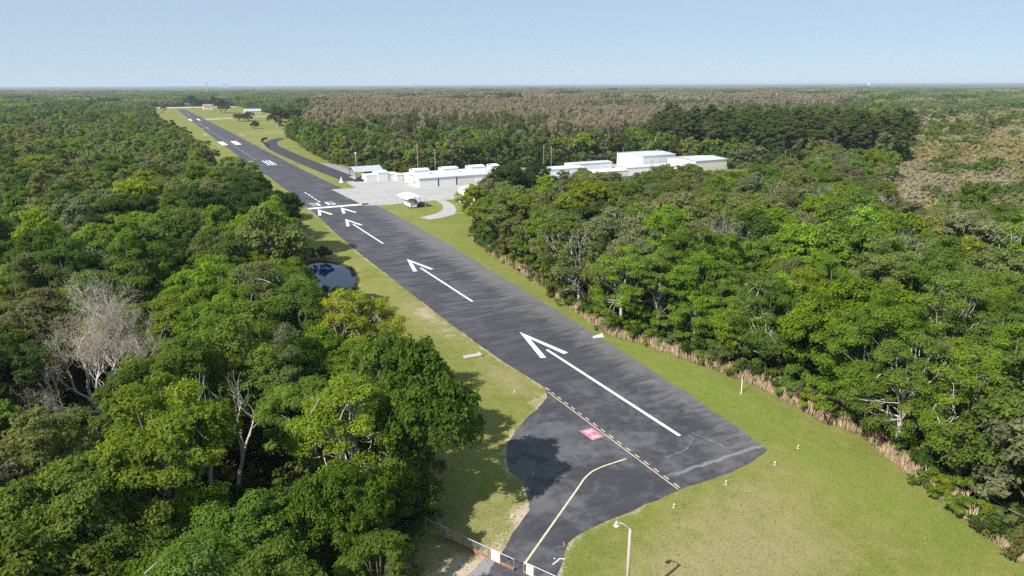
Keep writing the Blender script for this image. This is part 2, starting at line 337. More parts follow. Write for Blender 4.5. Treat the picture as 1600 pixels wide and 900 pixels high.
# ------------------------------------------------------------------ paving
def asphalt(name, mode):
    m, nt = new_mat(name); pos = geopos(nt)
    sx = nd(nt, 'ShaderNodeSeparateXYZ'); nt.links.new(pos, sx.inputs[0]); X, Y = sx.outputs[0], sx.outputs[1]
    big = noise(nt, pos, 0.11, 5, 0.65, dist=0.6); mid = noise(nt, pos, 0.5, 6, 0.7, dist=0.4); fine = noise(nt, pos, 12, 3, 0.7)
    streak = noise(nt, pos, 0.30, 6, 0.72, stretch=(0.42, 2.6, 1), dist=0.5)
    base = mixc(nt, mid, (0.034, 0.035, 0.043), (0.052, 0.053, 0.062))
    if mode == 'runway':
        wear = ramp(nt, math_(nt, 'ADD', math_(nt, 'MULTIPLY', streak, 1.0), math_(nt, 'MULTIPLY', big, 0.5)), 0.62, 0.98)
        sm = ramp(nt, Y, 30, 58)                                   # the near apron was resealed, its surface is smoother
        smf = math_(nt, 'MULTIPLY_ADD', sm, 0.65, 0.35)
        base = mixc(nt, math_(nt, 'MULTIPLY', wear, math_(nt, 'MULTIPLY', smf, 0.8)), base, (0.125, 0.122, 0.132))
        # grey weathered shoulder down the right side
        ed = math_(nt, 'SUBTRACT', X, math_(nt, 'MULTIPLY_ADD', Y, 0.035, 4.6))
        ed = math_(nt, 'ADD', ed, math_(nt, 'MULTIPLY', math_(nt, 'SUBTRACT', streak, 0.5), 16.0))
        edm = math_(nt, 'MULTIPLY', ramp(nt, ed, -1.5, 4.5), math_(nt, 'MULTIPLY', ramp(nt, Y, 250, 120), ramp(nt, Y, -9, -4)))
        base = mixc(nt, math_(nt, 'MULTIPLY', edm, 0.75), base, mixc(nt, mid, (0.10, 0.097, 0.10), (0.20, 0.195, 0.20)))
        cl = ramp(nt, math_(nt, 'ADD', big, math_(nt, 'MULTIPLY', mid, 0.8)), 0.80, 1.08)
        base = mixc(nt, math_(nt, 'MULTIPLY', cl, math_(nt, 'MULTIPLY', ramp(nt, Y, 30, 10), 0.45)), base, (0.16, 0.155, 0.165))
        # paler seam across the near end
        seam = math_(nt, 'ABSOLUTE', math_(nt, 'ADD', math_(nt, 'ADD', Y, 6.6), math_(nt, 'MULTIPLY', math_(nt, 'SUBTRACT', mid, 0.5), 1.6)))
        sfm = math_(nt, 'MULTIPLY', ramp(nt, seam, 0.42, 0.05), ramp(nt, X, -9, -5))
        base = mixc(nt, math_(nt, 'MULTIPLY', sfm, 0.6), base, (0.26, 0.255, 0.26))
        # thin cracks
        vo = nd(nt, 'ShaderNodeTexVoronoi', feature='DISTANCE_TO_EDGE'); nt.links.new(pos, vo.inputs['Vector']); vo.inputs['Scale'].default_value = 0.16
        base = mixc(nt, math_(nt, 'MULTIPLY', ramp(nt, vo.outputs[0], 0.008, 0.001), 0.08), base, (0.17, 0.165, 0.17))
    if mode == 'drive':
        base = mixc(nt, mid, (0.19, 0.19, 0.205), (0.27, 0.265, 0.275))
    base = mixc(nt, fine, mixc(nt, 1.0, base, (0.85, 0.85, 0.85), 'MULTIPLY'), mixc(nt, 1.0, base, (1.15, 1.15, 1.15), 'MULTIPLY'))
    finish(nt, base, 0.85, 0.25, bump=fine, bstr=0.3, bdist=0.01)
    return m
ASPH = asphalt('runway_asphalt', 'runway'); ASPH2 = asphalt('road_asphalt', 'road'); DRIVE = asphalt('pale_asphalt', 'drive')
def densify(poly, step, jit, s=1):
    out = []; r = np.random.default_rng(s)
    for i, a in enumerate(poly):
        b = poly[(i + 1) % len(poly)]; L = math.dist(a, b); n = min(400, max(1, int(L / step)))
        for k in range(n):
            t = k / n; j = 0 if k == 0 else jit
            out.append((a[0] + (b[0] - a[0]) * t + r.normal() * j, a[1] + (b[1] - a[1]) * t + r.normal() * j))
    return out
kind(flat_poly('runway', densify(PAVE, 1.2, 0.09), 0.02, ASPH), 'structure')
kind(flat_poly('taxi_road', ROAD_L + ROAD_R, 0.024, ASPH2), 'structure')
cm, nt = new_mat('ramp_concrete'); pos = geopos(nt)
c1 = noise(nt, pos, 0.12, 5, 0.65, stretch=(0.35, 1, 1)); c2 = noise(nt, pos, 1.6, 4, 0.6)
cb = mixc(nt, math_(nt, 'ADD', math_(nt, 'MULTIPLY', c1, 0.8), math_(nt, 'MULTIPLY', c2, 0.2)), (0.26, 0.255, 0.25), (0.46, 0.445, 0.435))
bk = nd(nt, 'ShaderNodeTexBrick'); nt.links.new(pos, bk.inputs[0]); bk.offset = 0; bk.inputs['Scale'].default_value = 1; bk.inputs['Brick Width'].default_value = 6; bk.inputs['Row Height'].default_value = 6; bk.inputs['Mortar Size'].default_value = 0.07
bk.inputs[1].default_value = (1, 1, 1, 1); bk.inputs[2].default_value = (0.93, 0.93, 0.93, 1); bk.inputs[3].default_value = (0.7, 0.68, 0.66, 1)
finish(nt, mixc(nt, 1.0, cb, bk.outputs[0], 'MULTIPLY'), 0.8, 0.2)
CONCM = cm
kind(flat_poly('ramp_pavement', CONCRETE, 0.028, CONCM), 'structure')
kind(flat_poly('path', PATH, 0.032, CONCM), 'structure')
kind(flat_poly('service_pavement', [(31.5, 262), (33.5, 262), (37.5, 300), (37.5, 325), (34, 340), (30.6, 342)], 0.022, DRIVE), 'structure')
kind(flat_poly('driveway_pavement', densify([(-34.0, -12.9), (-29.0, -17.4), (-40, -34), (-46, -30), (-36.2, -11.6), (-33.4, -10.6), (-31.8, -9.5), (-30.6, -10.2)], 1.5, 0.05), 0.012, DRIVE), 'structure')
PATHM = simple('worn_track_soil', (0.36, 0.30, 0.21), 0.9, 0.1, 0.3, 0.2)
kind(flat_poly('track_path', [(16, 935), (16, 985), (40, 995), (75, 1030), (110, 1050), (112, 1030), (80, 1000), (45, 965)], 0.03, PATHM), 'structure')
PALEROAD = simple('pale_road', (0.48, 0.45, 0.42), 0.9, 0.1, 0.15, 0.2)
kind(flat_poly('road', [(-48, 1540), (120, 1540), (120, 1600), (-48, 1600)], 0.03, PALEROAD), 'structure')

# painted markings
pm, nt = new_mat('marking_paint'); pos = geopos(nt)
finish(nt, mixc(nt, ramp(nt, noise(nt, pos, 3, 6, 0.8), 0.30, 0.50), (0.42, 0.42, 0.43), mixc(nt, noise(nt, pos, .4, 3), (0.68, 0.68, 0.68), (0.80, 0.80, 0.79))), 0.6, 0.3)
pw, nt = new_mat('worn_marking_paint'); pos = geopos(nt)
finish(nt, mixc(nt, ramp(nt, noise(nt, pos, 0.9, 5, 0.75), 0.35, 0.65), (0.08, 0.08, 0.085), (0.26, 0.26, 0.26)), 0.6, 0.3)
py, nt = new_mat('faded_yellow_paint'); pos = geopos(nt)
finish(nt, mixc(nt, ramp(nt, noise(nt, pos, 1.7, 5, 0.7), 0.3, 0.7), (0.50, 0.38, 0.22), (0.72, 0.63, 0.47)), 0.6, 0.3)
pr, nt = new_mat('faded_red_paint'); pos = geopos(nt)
finish(nt, mixc(nt, ramp(nt, noise(nt, pos, 1.7, 5, 0.7), 0.3, 0.7), (0.40, 0.12, 0.17), (0.52, 0.24, 0.29)), 0.6, 0.3)
class FM:
    def __init__(s): s.v = []; s.f = []
    def poly(s, pts, z=0.028):
        n = len(s.v); s.v += [(x, y, z) for x, y in pts]; f = list(range(n, n + len(pts)))
        a = sum(pts[i][0] * pts[(i + 1) % len(pts)][1] - pts[(i + 1) % len(pts)][0] * pts[i][1] for i in range(len(pts)))
        s.f.append(tuple(f if a > 0 else f[::-1])); return s
    def rect(s, x0, x1, y0, y1, z=0.028): return s.poly([(x0, y0), (x1, y0), (x1, y1), (x0, y1)], z)
    def stripe(s, pts, w, z=0.028):
        for a, b in zip(pts[:-1], pts[1:]):
            d = Vector((b[0] - a[0], b[1] - a[1])).normalized(); n = Vector((-d.y, d.x)) * w / 2
            s.poly([(a[0] + n.x, a[1] + n.y), (a[0] - n.x, a[1] - n.y), (b[0] - n.x, b[1] - n.y), (b[0] + n.x, b[1] + n.y)], z)
        return s
    def build(s, name, mat):
        me = bpy.data.meshes.new(name); me.from_pydata(s.v, [], s.f); me.materials.append(mat); me.update()
        return kind(link(name, me), 'structure')
w = FM()
for i, (tip, s0, s1) in enumerate([(42.9, 0.0, 33.2), (104, 63.4, 94), (165.9, 124.2, 156)]):
    w.rect(-0.25, 0.25, s0, s1)
    w.poly([(0.0, tip), (-2.75, tip - 12.4), (-1.85, tip - 12.7), (-0.02, tip - 3.9)])
    w.poly([(0.02, tip - 3.9), (1.5, tip - 12.7), (2.45, tip - 12.5), (0.0, tip)])
for cx in (-4.0, 4.3):
    w.poly([(cx, 189.2), (cx - 2.5, 176.6), (cx - 1.5, 176.4), (cx, 184.6)]); w.poly([(cx, 184.6), (cx + 1.6, 176.4), (cx + 2.6, 176.6), (cx, 189.2)])
w.rect(-6.7, 15.5, 190.6, 193.6)
for y in range(12): w.rect(0.05, 0.5, 204.3 + y * 6.1, 208.9 + y * 6.1) if y < 5 else None
# runway number at the threshold
def glyph(ch, x0, y0, wd, ht, st):
    segs = {'3': ['t', 'm', 'b', 'tr', 'br'], '6': ['t', 'm', 'b', 'tl', 'bl', 'br']}[ch]; h = ht / 2; sv = ht / 9
    R = {'t': (0, wd, ht - sv, ht), 'm': (0, wd, h - sv / 2, h + sv / 2), 'b': (0, wd, 0, sv), 'tl': (0, st, h + sv / 2, ht - sv), 'tr': (wd - st, wd, h + sv / 2, ht - sv), 'bl': (0, st, sv, h - sv / 2), 'br': (wd - st, wd, sv, h - sv / 2)}
    for q in segs:
        a = R[q]; w.rect(x0 + a[0], x0 + a[1], y0 + a[2], y0 + a[3])
glyph('3', -4.3, 197.0, 3.4, 6.6, 0.8); glyph('6', 1.6, 197.0, 3.0, 6.6, 0.8)
for x in (-5.7, -3.85, -2.1, 3.7, 5.6, 7.3): w.rect(x - 0.4, x + 0.4, 346, 374)
w.rect(-6.1, -1.8, 505, 543); w.rect(3.4, 7.9, 505, 543)
w.rect(-3.4, -0.5, 936, 992); w.rect(6.6, 9.4, 938, 990)
w.build('runway_markings', pm)
wf = FM(); wf.rect(0.75, 1.35, 380, 930); wf.rect(-4.5, -0.8, 1150, 1190); wf.rect(5, 9, 1150, 1190); wf.rect(1.5, 4.0, 735, 775); wf.rect(-3.4, -0.8, 735, 745)
wf.stripe([(9.5, 37.2), (11.2, 38.0)], 0.5); wf.stripe([(1.9, -0.2), (2.9, -3.8), (2.6, -6.0)], 0.14)
wf.stripe([(-5.4, -3.4), (-1.5, -3.0), (1.0, -1.4), (1.1, -0.3)], 0.12)
wf.stripe([(-25.0, -11.3), (-24.3, -11.6), (-24.0, -11.0)], 0.1)
wf.build('faded_runway_markings', pw)
yl = FM(); yl.stripe([(-8.2, 18.9), (-8.15, -9.1)], 0.12)
for k in range(16): yl.rect(-7.84, -7.70, 17.7 - k * 1.78, 18.6 - k * 1.78)
yl.rect(-7.86, -7.66, 19.3, 20.3)
cv = [(-29.0, -12.1), (-22.8, -10.0 + 3.9 - 1.0), (-17.3, -3.4), (-15.9, -2.4), (-14.6, -1.8), (-13.5, -1.5), (-12.3, -1.35), (-9.3, -1.3)]
cv = [(-29.0, -12.1), (-17.4, -3.6), (-16.3, -2.75), (-15.4, -2.2), (-14.4, -1.75), (-13.2, -1.5), (-12, -1.4), (-9.3, -1.35)]
yl.stripe(cv, 0.2)
yl.build('hold_line_markings', py)
rb = FM(); rb.poly([(-10.5, 7.0), (-8.6, 6.9), (-8.5, 4.3), (-10.4, 4.2)], 0.026); rb.rect(10.6, 12.0, 206.8, 207.8, 0.034); rb.build('red_hold_marking', pr)
# lettering on the red panel: 36-18, read when taxiing towards the hold line
tx = FM()
DIG = {'3': 'tmbRr', '6': 'tmbLlr', '1': 'Rr', '8': 'tmbLlRr', '-': 'm'}
def digit(ch, ox, oy, wd, ht, st, z):
    # glyph x axis runs along -Y of the world, glyph up runs along +X
    def q(a0, a1, b0, b1): tx.poly([(ox + b0, oy - a0), (ox + b1, oy - a0), (ox + b1, oy - a1), (ox + b0, oy - a1)], z)
    h = ht / 2
    for s in DIG[ch]:
        {'t': lambda: q(0, wd, ht - st, ht), 'm': lambda: q(0, wd, h - st / 2, h + st / 2), 'b': lambda: q(0, wd, 0, st), 'L': lambda: q(0, st, h, ht - st), 'l': lambda: q(0, st, st, h), 'R': lambda: q(wd - st, wd, h, ht - st), 'r': lambda: q(wd - st, wd, st, h)}[s]()
for k, ch in enumerate('36-18'): digit(ch, -10.05, 6.62 - k * 0.44, 0.30, 1.0, 0.085, 0.032)
tx.build('hold_lettering_markings', pm)
wp = FM(); wp.stripe([(-26.6, -13.3), (-26.0, -13.1), (-25.6, -12.9), (-25.2, -13.2)], 0.12); wp.rect(-26.1, -25.95, -12.75, -12.6); wp.build('white_paint_marks', pm)

# ------------------------------------------------------------------ tree building
def unit(a): return a / np.maximum(np.linalg.norm(a, axis=1, keepdims=True), 1e-9)
def leaf_quads(r, C, N, S, asp=0.62, bend=0.18, T=None):
    n = len(C); 
    if T is None: T = r.normal(size=(n, 3))
    T = unit(T - N * np.sum(T * N, 1, keepdims=True)); B = np.cross(N, T)
    S = S[:, None]
    V = np.stack([C + T * S - N * S * bend, C + B * S * asp, C - T * S - N * S * bend, C - B * S * asp], 1).reshape(-1, 3)
    return V, np.arange(4 * n).reshape(n, 4)
def crown_mesh(name, seed, H, R, nb, per, leaf, rb=(0.9, 1.5), z0=0.34, lobes=6, flat=0.72, mat=None, keep=1.0, top=1.0):
    r = np.random.default_rng(seed)
    zc = H * (z0 + 1) / 2 * 0.97; zr = H * (1 - z0) / 2
    L = []
    for i in range(lobes):
        a = 2 * math.pi * (i + r.uniform(-.3, .3)) / lobes; q = R * r.uniform(0.35, 0.6); hz = r.uniform(-0.85, 0.5)
        L.append((np.array([q * math.cos(a), q * math.sin(a), zc + hz * zr * 0.8]), R * r.uniform(0.40, 0.58)))
    L.append((np.array([0, 0, zc + zr * 0.45 * top]), R * r.uniform(0.42, 0.55)))
    if R > 2: L.append((np.array([0, 0, zc - zr * 0.25]), R * 0.7))
    BC = []; guard = 0
    while len(BC) < nb and guard < nb * 30:
        guard += 1
        c, rad = L[r.integers(len(L))]
        d = r.normal(size=3); d /= np.linalg.norm(d); d[2] = abs(d[2]) if r.random() < 0.78 else d[2]
        zsc = min(1.25, max(0.75, zr / R)); p = c + d * np.array([rad, rad, rad * zsc]) * r.uniform(0.78, 1.06)
        if any(np.linalg.norm((p - c2) / np.array([1, 1, zsc])) < rad2 * 0.66 for c2, rad2 in L): continue
        if p[2] > H - 0.3 or p[2] < H * z0 * 0.7: continue
        BC.append(p)
    BC = np.array(BC); nb = len(BC)
    br = r.uniform(rb[0], rb[1], nb); bv = np.clip(r.normal(0.5, 0.16, nb), 0.05, 1); bh = np.clip(r.normal(0.15, 0.3, nb), 0, 1)
    n = nb * per; bi = np.repeat(np.arange(nb), per)
    d = unit(r.normal(size=(n, 3))); dn_ = d[:, 2] < 0; flip = dn_ & (r.random(n) < 0.6); d[flip, 2] *= -1
    lump = 0.80 + 0.34 * np.sin(d[:, 0] * 5 + bi) * np.sin(d[:, 1] * 5 + bi * 1.7)
    rad = br[bi] * lump * (0.5 + 0.55 * r.random(n) ** 0.6)
    C = BC[bi] + d * rad[:, None] * np.array([1, 1, flat])
    out = unit(C - np.array([0, 0, zc - zr * .5]))
    N = unit(d * 0.9 + out * 0.25 + np.array([0, 0, 0.35]) + r.normal(size=(n, 3)) * 0.55)
    S = leaf * r.uniform(0.65, 1.35, n)
    if keep < 1:
        k = r.random(n) < keep * (0.55 + 0.9 * r.random(nb))[bi]; C, N, S, bi = C[k], N[k], S[k], bi[k]; n = len(C)
    V, Fc = leaf_quads(r, C, N, S)
    v = np.clip(bv[bi] + r.normal(0, 0.16, n), 0, 1); h = np.clip(bh[bi] + r.normal(0, .2, n), 0, 1)
    me = mesh_np(name, V, Fc, mat or LEAF, dict(v=np.repeat(v, 4), hue=np.repeat(h, 4)))
    return me, BC
def tube_np(acc, pts, rad, k):
    pts = np.asarray(pts, float); m = len(pts)
    rad = np.broadcast_to(rad, (m,))
    d = np.gradient(pts, axis=0); d = unit(d)
    ref = np.array([0.31, 0.17, 0.93]) if abs(d[0][2]) < 0.8 else np.array([0.95, 0.2, 0.1])
    a = unit(np.cross(d, ref)); b = np.cross(d, a)
    th = np.arange(k) * 2 * math.pi / k
    V = pts[:, None] + (a[:, None] * np.cos(th)[None, :, None] + b[:, None] * np.sin(th)[None, :, None]) * rad[:, None, None]
    n0 = acc[2]; ii = np.arange(m - 1)[:, None] * k; j = np.arange(k)[None]; j2 = (j + 1) % k
    Fc = np.stack([ii + j, ii + j2, ii + k + j2, ii + k + j], -1).reshape(-1, 4) + n0
    acc[0].append(V.reshape(-1, 3)); acc[1].append(Fc); acc[2] += m * k
def trunk_mesh(name, seed, H, BC, tr, mat, split=0.42, nlimb=14, twigs=0, lean=0.3):
    r = np.random.default_rng(seed); acc = [[], [], 0]
    top = np.array([r.normal() * lean, r.normal() * lean, H * 0.82]); m = 7; t = np.linspace(0, 1, m)
    pts = np.outer(t, top) + np.column_stack([np.sin(t * 5 + seed) * 0.18 * t, np.cos(t * 4 + seed) * 0.18 * t, np.zeros(m)])
    pts[0, 2] = -0.15
    tube_np(acc, pts, tr * (1.15 - 0.95 * t), 7)
    sel = r.permutation(len(BC))[:nlimb]
    for i in sel:
        b = BC[i]; s = r.uniform(0.3, 0.75); p0 = np.array([np.interp(s, t, pts[:, q]) for q in range(3)])
        if b[2] < p0[2]: s = max(0.15, s - .25); p0 = np.array([np.interp(s, t, pts[:, q]) for q in range(3)])
        mid = (p0 + b) / 2 + np.array([r.normal() * .4, r.normal() * .4, -0.35]); 
        tt = np.linspace(0, 1, 5)[:, None]; q = (1 - tt) ** 2 * p0 + 2 * tt * (1 - tt) * mid + tt ** 2 * b
        tube_np(acc, q, np.linspace(tr * 0.38, tr * 0.09, 5), 5)
    for _ in range(twigs):
        b = BC[r.integers(len(BC))]; d = unit((b - np.array([0, 0, H * 0.45]))[None] + r.normal(size=(1, 3)) * 2.2)[0]
        sc_ = min(1.0, H / 13.0); p0 = b - d * r.uniform(1.2, 2.2) * sc_; p1 = p0 + (d * 1.0 + r.normal(size=3) * .18) * sc_
        tube_np(acc, np.stack([p0, (p0 + p1) / 2 + r.normal(size=3) * .08 * sc_, p1]), np.array([0.045, 0.035, 0.025]) * sc_, 3)
        for _k in range(4):
            dk = unit((d + r.normal(size=3) * 0.55)[None])[0]; L_ = r.uniform(0.6, 1.4) * sc_
            tube_np(acc, np.stack([p1, p1 + dk * L_ * .5 + r.normal(size=3) * .07, p1 + dk * L_]), np.array([0.022, 0.016, 0.007]) * sc_, 3)
    return mesh_np(name, np.concatenate(acc[0]), np.concatenate(acc[1]), mat, smooth=True)
def bare_mesh(name, seed, H, spread, tr, mat, depth=5, kids=(3, 4), up=0.45, stems=1, first=0.3, rf=0.47):
    r = np.random.default_rng(seed); acc = [[], [], 0]; tips = []
    def grow(p, d, L, rad, dep):
        m = 4 if dep < 3 else 3; pts = [p]; 
        for i in range(m):
            d = d + r.normal(size=3) * (0.16 if dep < 2 else 0.24) + np.array([0, 0, up * 0.16]); d /= np.linalg.norm(d); pts.append(pts[-1] + d * L / m)
        pts = np.array(pts); tube_np(acc, pts, np.linspace(rad, rad * 0.5, m + 1), 6 if dep < 2 else 4 if dep < 3 else 3)
        if dep >= depth: tips.append((pts[-1], d)); return
        for k in range(r.integers(kids[0], kids[1] + 1)):
            s = r.uniform(0.45, 1.0) if k else 1.0; q = np.array([np.interp(s * m, np.arange(m + 1), pts[:, c]) for c in range(3)])
            nd_ = d + r.normal(size=3) * spread + np.array([0, 0, 0.1 * up]); nd_ /= np.linalg.norm(nd_)
            if nd_[2] < -0.1: nd_[2] *= -0.5
            grow(q, nd_, L * r.uniform(0.6, 0.84), rad * (rf + 0.04 - 0.08 * (s - 0.5)), dep + 1)
    for s in range(stems):
        a = 2 * math.pi * s / stems; d0 = np.array([math.cos(a) * 0.35, math.sin(a) * 0.35, 1.0]) if stems > 1 else np.array([0.05, 0, 1.0])
        grow(np.array([0.0, 0, -0.2]), d0 / np.linalg.norm(d0), H * first, tr, 0)
    V = np.concatenate(acc[0]); Fc = np.concatenate(acc[1])
    sc = H / V[:, 2].max(); V = V * np.array([sc, sc, sc])
    return mesh_np(name, V, Fc, mat, smooth=True), np.array([q for q, _ in tips]) * sc, np.array([q for _, q in tips])
def twig_mesh(name, seed, tips, dirs, per, L, mat, spread=1.2):
    r = np.random.default_rng(seed); n = len(tips) * per; i = np.repeat(np.arange(len(tips)), per)
    T = unit(dirs[i] + r.normal(size=(n, 3)) * 0.8); C = tips[i] + r.normal(size=(n, 3)) * spread * .5 + T * L * 0.4
    N = unit(np.cross(T, r.normal(size=(n, 3)))); S = L * r.uniform(0.6, 1.3, n)
    V, Fc = leaf_quads(r, C, N, S, asp=0.05, bend=0.1, T=T)
    return mesh_np(name, V, Fc, mat, dict(v=np.repeat(np.clip(r.normal(.5, .2, n), 0, 1), 4), hue=np.repeat(r.random(n) * .5, 4)))

NEAR, MID, FAR_ = [], [], []   # prototypes: (crown mesh, trunk mesh, H, R, style)
for i, (H, R, st) in enumerate([(15, 4.6, 'full'), (16, 5.0, 'full'), (13, 4.0, 'full'), (17, 4.4, 'tall'), (14, 4.8, 'sparse'), (15.5, 4.4, 'sparse'), (12, 4.4, 'full'), (16, 3.8, 'tall')]):
    sp = st == 'sparse'
    me, BC = crown_mesh('near_crown', 100 + i, H, R, 130 if not sp else 110, 540, 0.102, rb=(0.65, 1.35), z0=0.1 if st == 'tall' else 0.16, lobes=10, keep=0.62 if sp else 0.95, flat=0.62)
    NEAR.append((me, trunk_mesh('near_trunk', 200 + i, H, BC, 0.26, (DEADBARK if sp else PALEBARK if i % 3 == 1 else BARK), nlimb=26, twigs=130 if sp else 8), H, R, st))
for i, (H, R, st) in enumerate([(15, 4.6, 'full'), (16, 5.2, 'full'), (13, 4.2, 'full'), (17, 4.6, 'tall'), (14, 4.8, 'sparse'), (15.5, 4.4, 'sparse'), (12.5, 4.6, 'full'), (16, 5.4, 'full')]):
    sp = st == 'sparse'
    me, BC = crown_mesh('mid_crown', 300 + i, H, R, 92, 160, 0.21, rb=(0.8, 1.4), z0=0.15, lobes=9, keep=0.62 if sp else 0.95)
    MID.append((me, trunk_mesh('mid_trunk', 400 + i, H, BC, 0.26, (DEADBARK if sp else PALEBARK if i % 3 == 1 else BARK), nlimb=16, twigs=170 if sp else 6), H, R, st))
OAK = []
for i, (H, R) in enumerate([(15.5, 7.5), (15, 8.5), (16, 7.0)]):
    me, BC = crown_mesh('oak_crown', 340 + i, H, R, 190, 190, 0.20, rb=(0.9, 1.6), z0=0.2, lobes=10)
    OAK.append((me, trunk_mesh('oak_trunk', 440 + i, H, BC, 0.45, BARK, nlimb=22), H, R, 'oak'))
PINE = []
for i, (H, R) in enumerate([(24, 4.6), (22, 4.2), (25, 5.0), (20, 3.8)]):
    me, BC = crown_mesh('pine_crown', 500 + i, H, R, 64, 120, 0.26, rb=(0.8, 1.5), z0=0.5, lobes=7, flat=0.5)
    PINE.append((me, trunk_mesh('pine_trunk', 520 + i, H, BC, 0.27, BARK, nlimb=14, lean=0.6), H, R, 'pine'))
CYP = []
for i, (H, R) in enumerate([(21, 2.7), (19, 2.6), (23, 3.0), (18, 2.8)]):
    me, BC = crown_mesh('cypress_crown', 540 + i, H, R, 56, 170, 0.17, rb=(0.7, 1.2), z0=0.22, lobes=7, flat=1.6, mat=TWIG, keep=0.9)
    CYP.append((me, trunk_mesh('cypress_trunk', 560 + i, H, BC, 0.25, PALEBARK, nlimb=18, twigs=60), H, R, 'cypress'))
SHRUB = []
for i, (H, R) in enumerate([(3.2, 2.0), (2.4, 1.6), (4.2, 2.2), (3.6, 2.6)]):
    me, BC = crown_mesh('shrub_crown', 580 + i, H, R, 30, 330, 0.095, rb=(0.35, 0.75), z0=0.05, lobes=5)
    SHRUB.append((me, trunk_mesh('shrub_stems', 590 + i, H, BC, 0.06, BARK, nlimb=12, twigs=4), H, R, 'shrub'))

def place_tree(proto, name, label, cat, x, y, sc, tint, group=None, rz=None, sz=None, crown='crown', trunk='trunk', wide=1.0):
    o = thing(name, label, cat, (x, y, 0), random.uniform(0, 6.28) if rz is None else rz, group)
    o.scale = (sc * wide, sc * wide, sz or sc * random.uniform(0.92, 1.08))
    c = link(crown, proto[0], o); c['tint'] = tint
    if proto[1]: link(trunk, proto[1], o)
    return o

# ------------------------------------------------------------------ scatter helpers
def polar(P):
    d = P - np.array([CAM.x, CAM.y]); r = np.hypot(d[:, 0], d[:, 1]); a = np.degrees(np.arctan2(d[:, 0] * fh.y - d[:, 1] * fh.x, d[:, 0] * fh.x + d[:, 1] * fh.y)); return r, a
def jgrid(x0, x1, y0, y1, st, r, jit=0.38):
    xs = np.arange(x0, x1, st, dtype=float); ys = np.arange(y0, y1, st * 0.87, dtype=float); X, Y = np.meshgrid(xs, ys)
    X[1::2] += st / 2
    P = np.stack([X.ravel(), Y.ravel()], 1); return P + r.uniform(-jit, jit, P.shape) * st
PAL = {'bright green': (0.170, 0.262, 0.030), 'yellow-green': (0.215, 0.275, 0.027), 'mid green': (0.135, 0.205, 0.037), 'olive green': (0.170, 0.205, 0.070),
       'grey-green': (0.190, 0.210, 0.120), 'dark green': (0.076, 0.128, 0.028), 'brownish green': (0.190, 0.195, 0.100)}
names = list(PAL)
def vnoise(P, s, seed):
    r = np.random.default_rng(seed); a = 0
    for k in range(5):
        th = r.uniform(0, 6.28); f = s * r.uniform(0.6, 1.8); a = a + np.sin((P[:, 0] * math.cos(th) + P[:, 1] * math.sin(th)) * f + r.uniform(0, 6.28))
    return a / 5
def tint_of(nm, r):
    b = np.array(PAL[nm]); return tuple(float(q) for q in b * r.uniform(0.85, 1.18) * (1 + r.normal(0, 0.05, 3)))
def palette_at(x, y, r):
    """which foliage colours stand where"""
    if x > 0:
        if y < 45: w_ = [5, 3, 3, 1, .3, 1, 0]
        elif y < 95: w_ = [2, 1, 3, 3, 2.5, 1, .3]
        else: w_ = [1.5, .8, 2, 4, 4, .8, .6]
        if x > 60 and y < 60: w_ = [2.5, 1.2, 2.5, 3, 1.5, .8, .4]
    else:
        if y < 30: w_ = [3.6, 1.3, 4, 2.2, .8, 0.9, .2]
        elif y < 130: w_ = [3.0, 1.5, 4, 2.6, .8, 1.0, .3]
        else: w_ = [1, 1.6, 2, 4.5, 2, 1.5, .6]
    w_ = np.array(w_); return names[r.choice(len(names), p=w_ / w_.sum())]

# ------------------------------------------------------------------ named single trees
ORD = ['', 'second ', 'third ', 'fourth ', 'fifth ', 'sixth ', 'seventh ', 'eighth ', 'ninth ', 'tenth ', 'eleventh ', 'twelfth ', 'thirteenth ', 'fourteenth ', 'fifteenth ', 'sixteenth ', 'seventeenth ', 'eighteenth ', 'nineteenth ', 'twentieth '] + [f'{i}th ' for i in range(21, 400)]
for i in range(20, 399):
    k = i + 1
    if k % 10 in (1, 2, 3) and k % 100 not in (11, 12, 13): ORD[i] = f"{k}{ {1: 'st', 2: 'nd', 3: 'rd'}[k % 10]} "
taken = []   # (x, y, radius) kept clear of the forest scatter

def bare_tree(name, label, x, y, H, seed, spread=0.55, tr=0.3, depth=5, mat=DEADBARK, twig=None, tint=(0.30, 0.26, 0.26), up=0.45, stems=1, keepr=3.0, first=0.3, rz=0.0, per=4, group=None, wide=1.0, kids=(3, 4), rf=0.47):
    me, tips, dirs = bare_mesh('bare_branches', seed, H, spread, tr, mat, depth, up=up, stems=stems, first=first, kids=kids, rf=rf)
    o = thing(name, label, 'bare tree', (x, y, 0), rz, group); link('trunk', me, o); o.scale = (wide, wide, 1)
    if twig:
        c = link('twigs', twig_mesh('twig_spray', seed, tips, dirs, per, twig, TWIG, spread=twig * 1.6), o); c['tint'] = tint
    taken.append((x, y, keepr)); return o
bare_tree('leafless_tree', 'big grey leafless tree with a wide fan of fine twigs in the left woods', -65.0, 36.2, 20.5, 9, spread=0.30, tr=0.32, depth=7, twig=0.32, stems=5, keepr=8.6, first=0.27, per=3, wide=1.28, up=0.9, kids=(2, 3), rf=0.58, tint=(0.40, 0.355, 0.365))
taken += [(-64.2, 28.5, 7.0), (-63.2, 20, 6.0), (-62.2, 12, 4.5)]
bare_tree('dead_snag', 'white dead tree with twisted bare limbs rising from the left foreground woods', -52.0, 9.0, 16.0, 12, spread=0.42, tr=0.42, depth=3, keepr=4.2, stems=2, first=0.5, up=0.9)
taken += [(-51.3, 4, 5.0), (-51.5, -2.5, 3.5)]
bare_tree('leafless_tree', 'small grey leafless tree at the left frame edge below the big grey one', -73.5, 31.0, 10, 14, spread=0.5, tr=0.2, depth=5, twig=0.45, keepr=3)
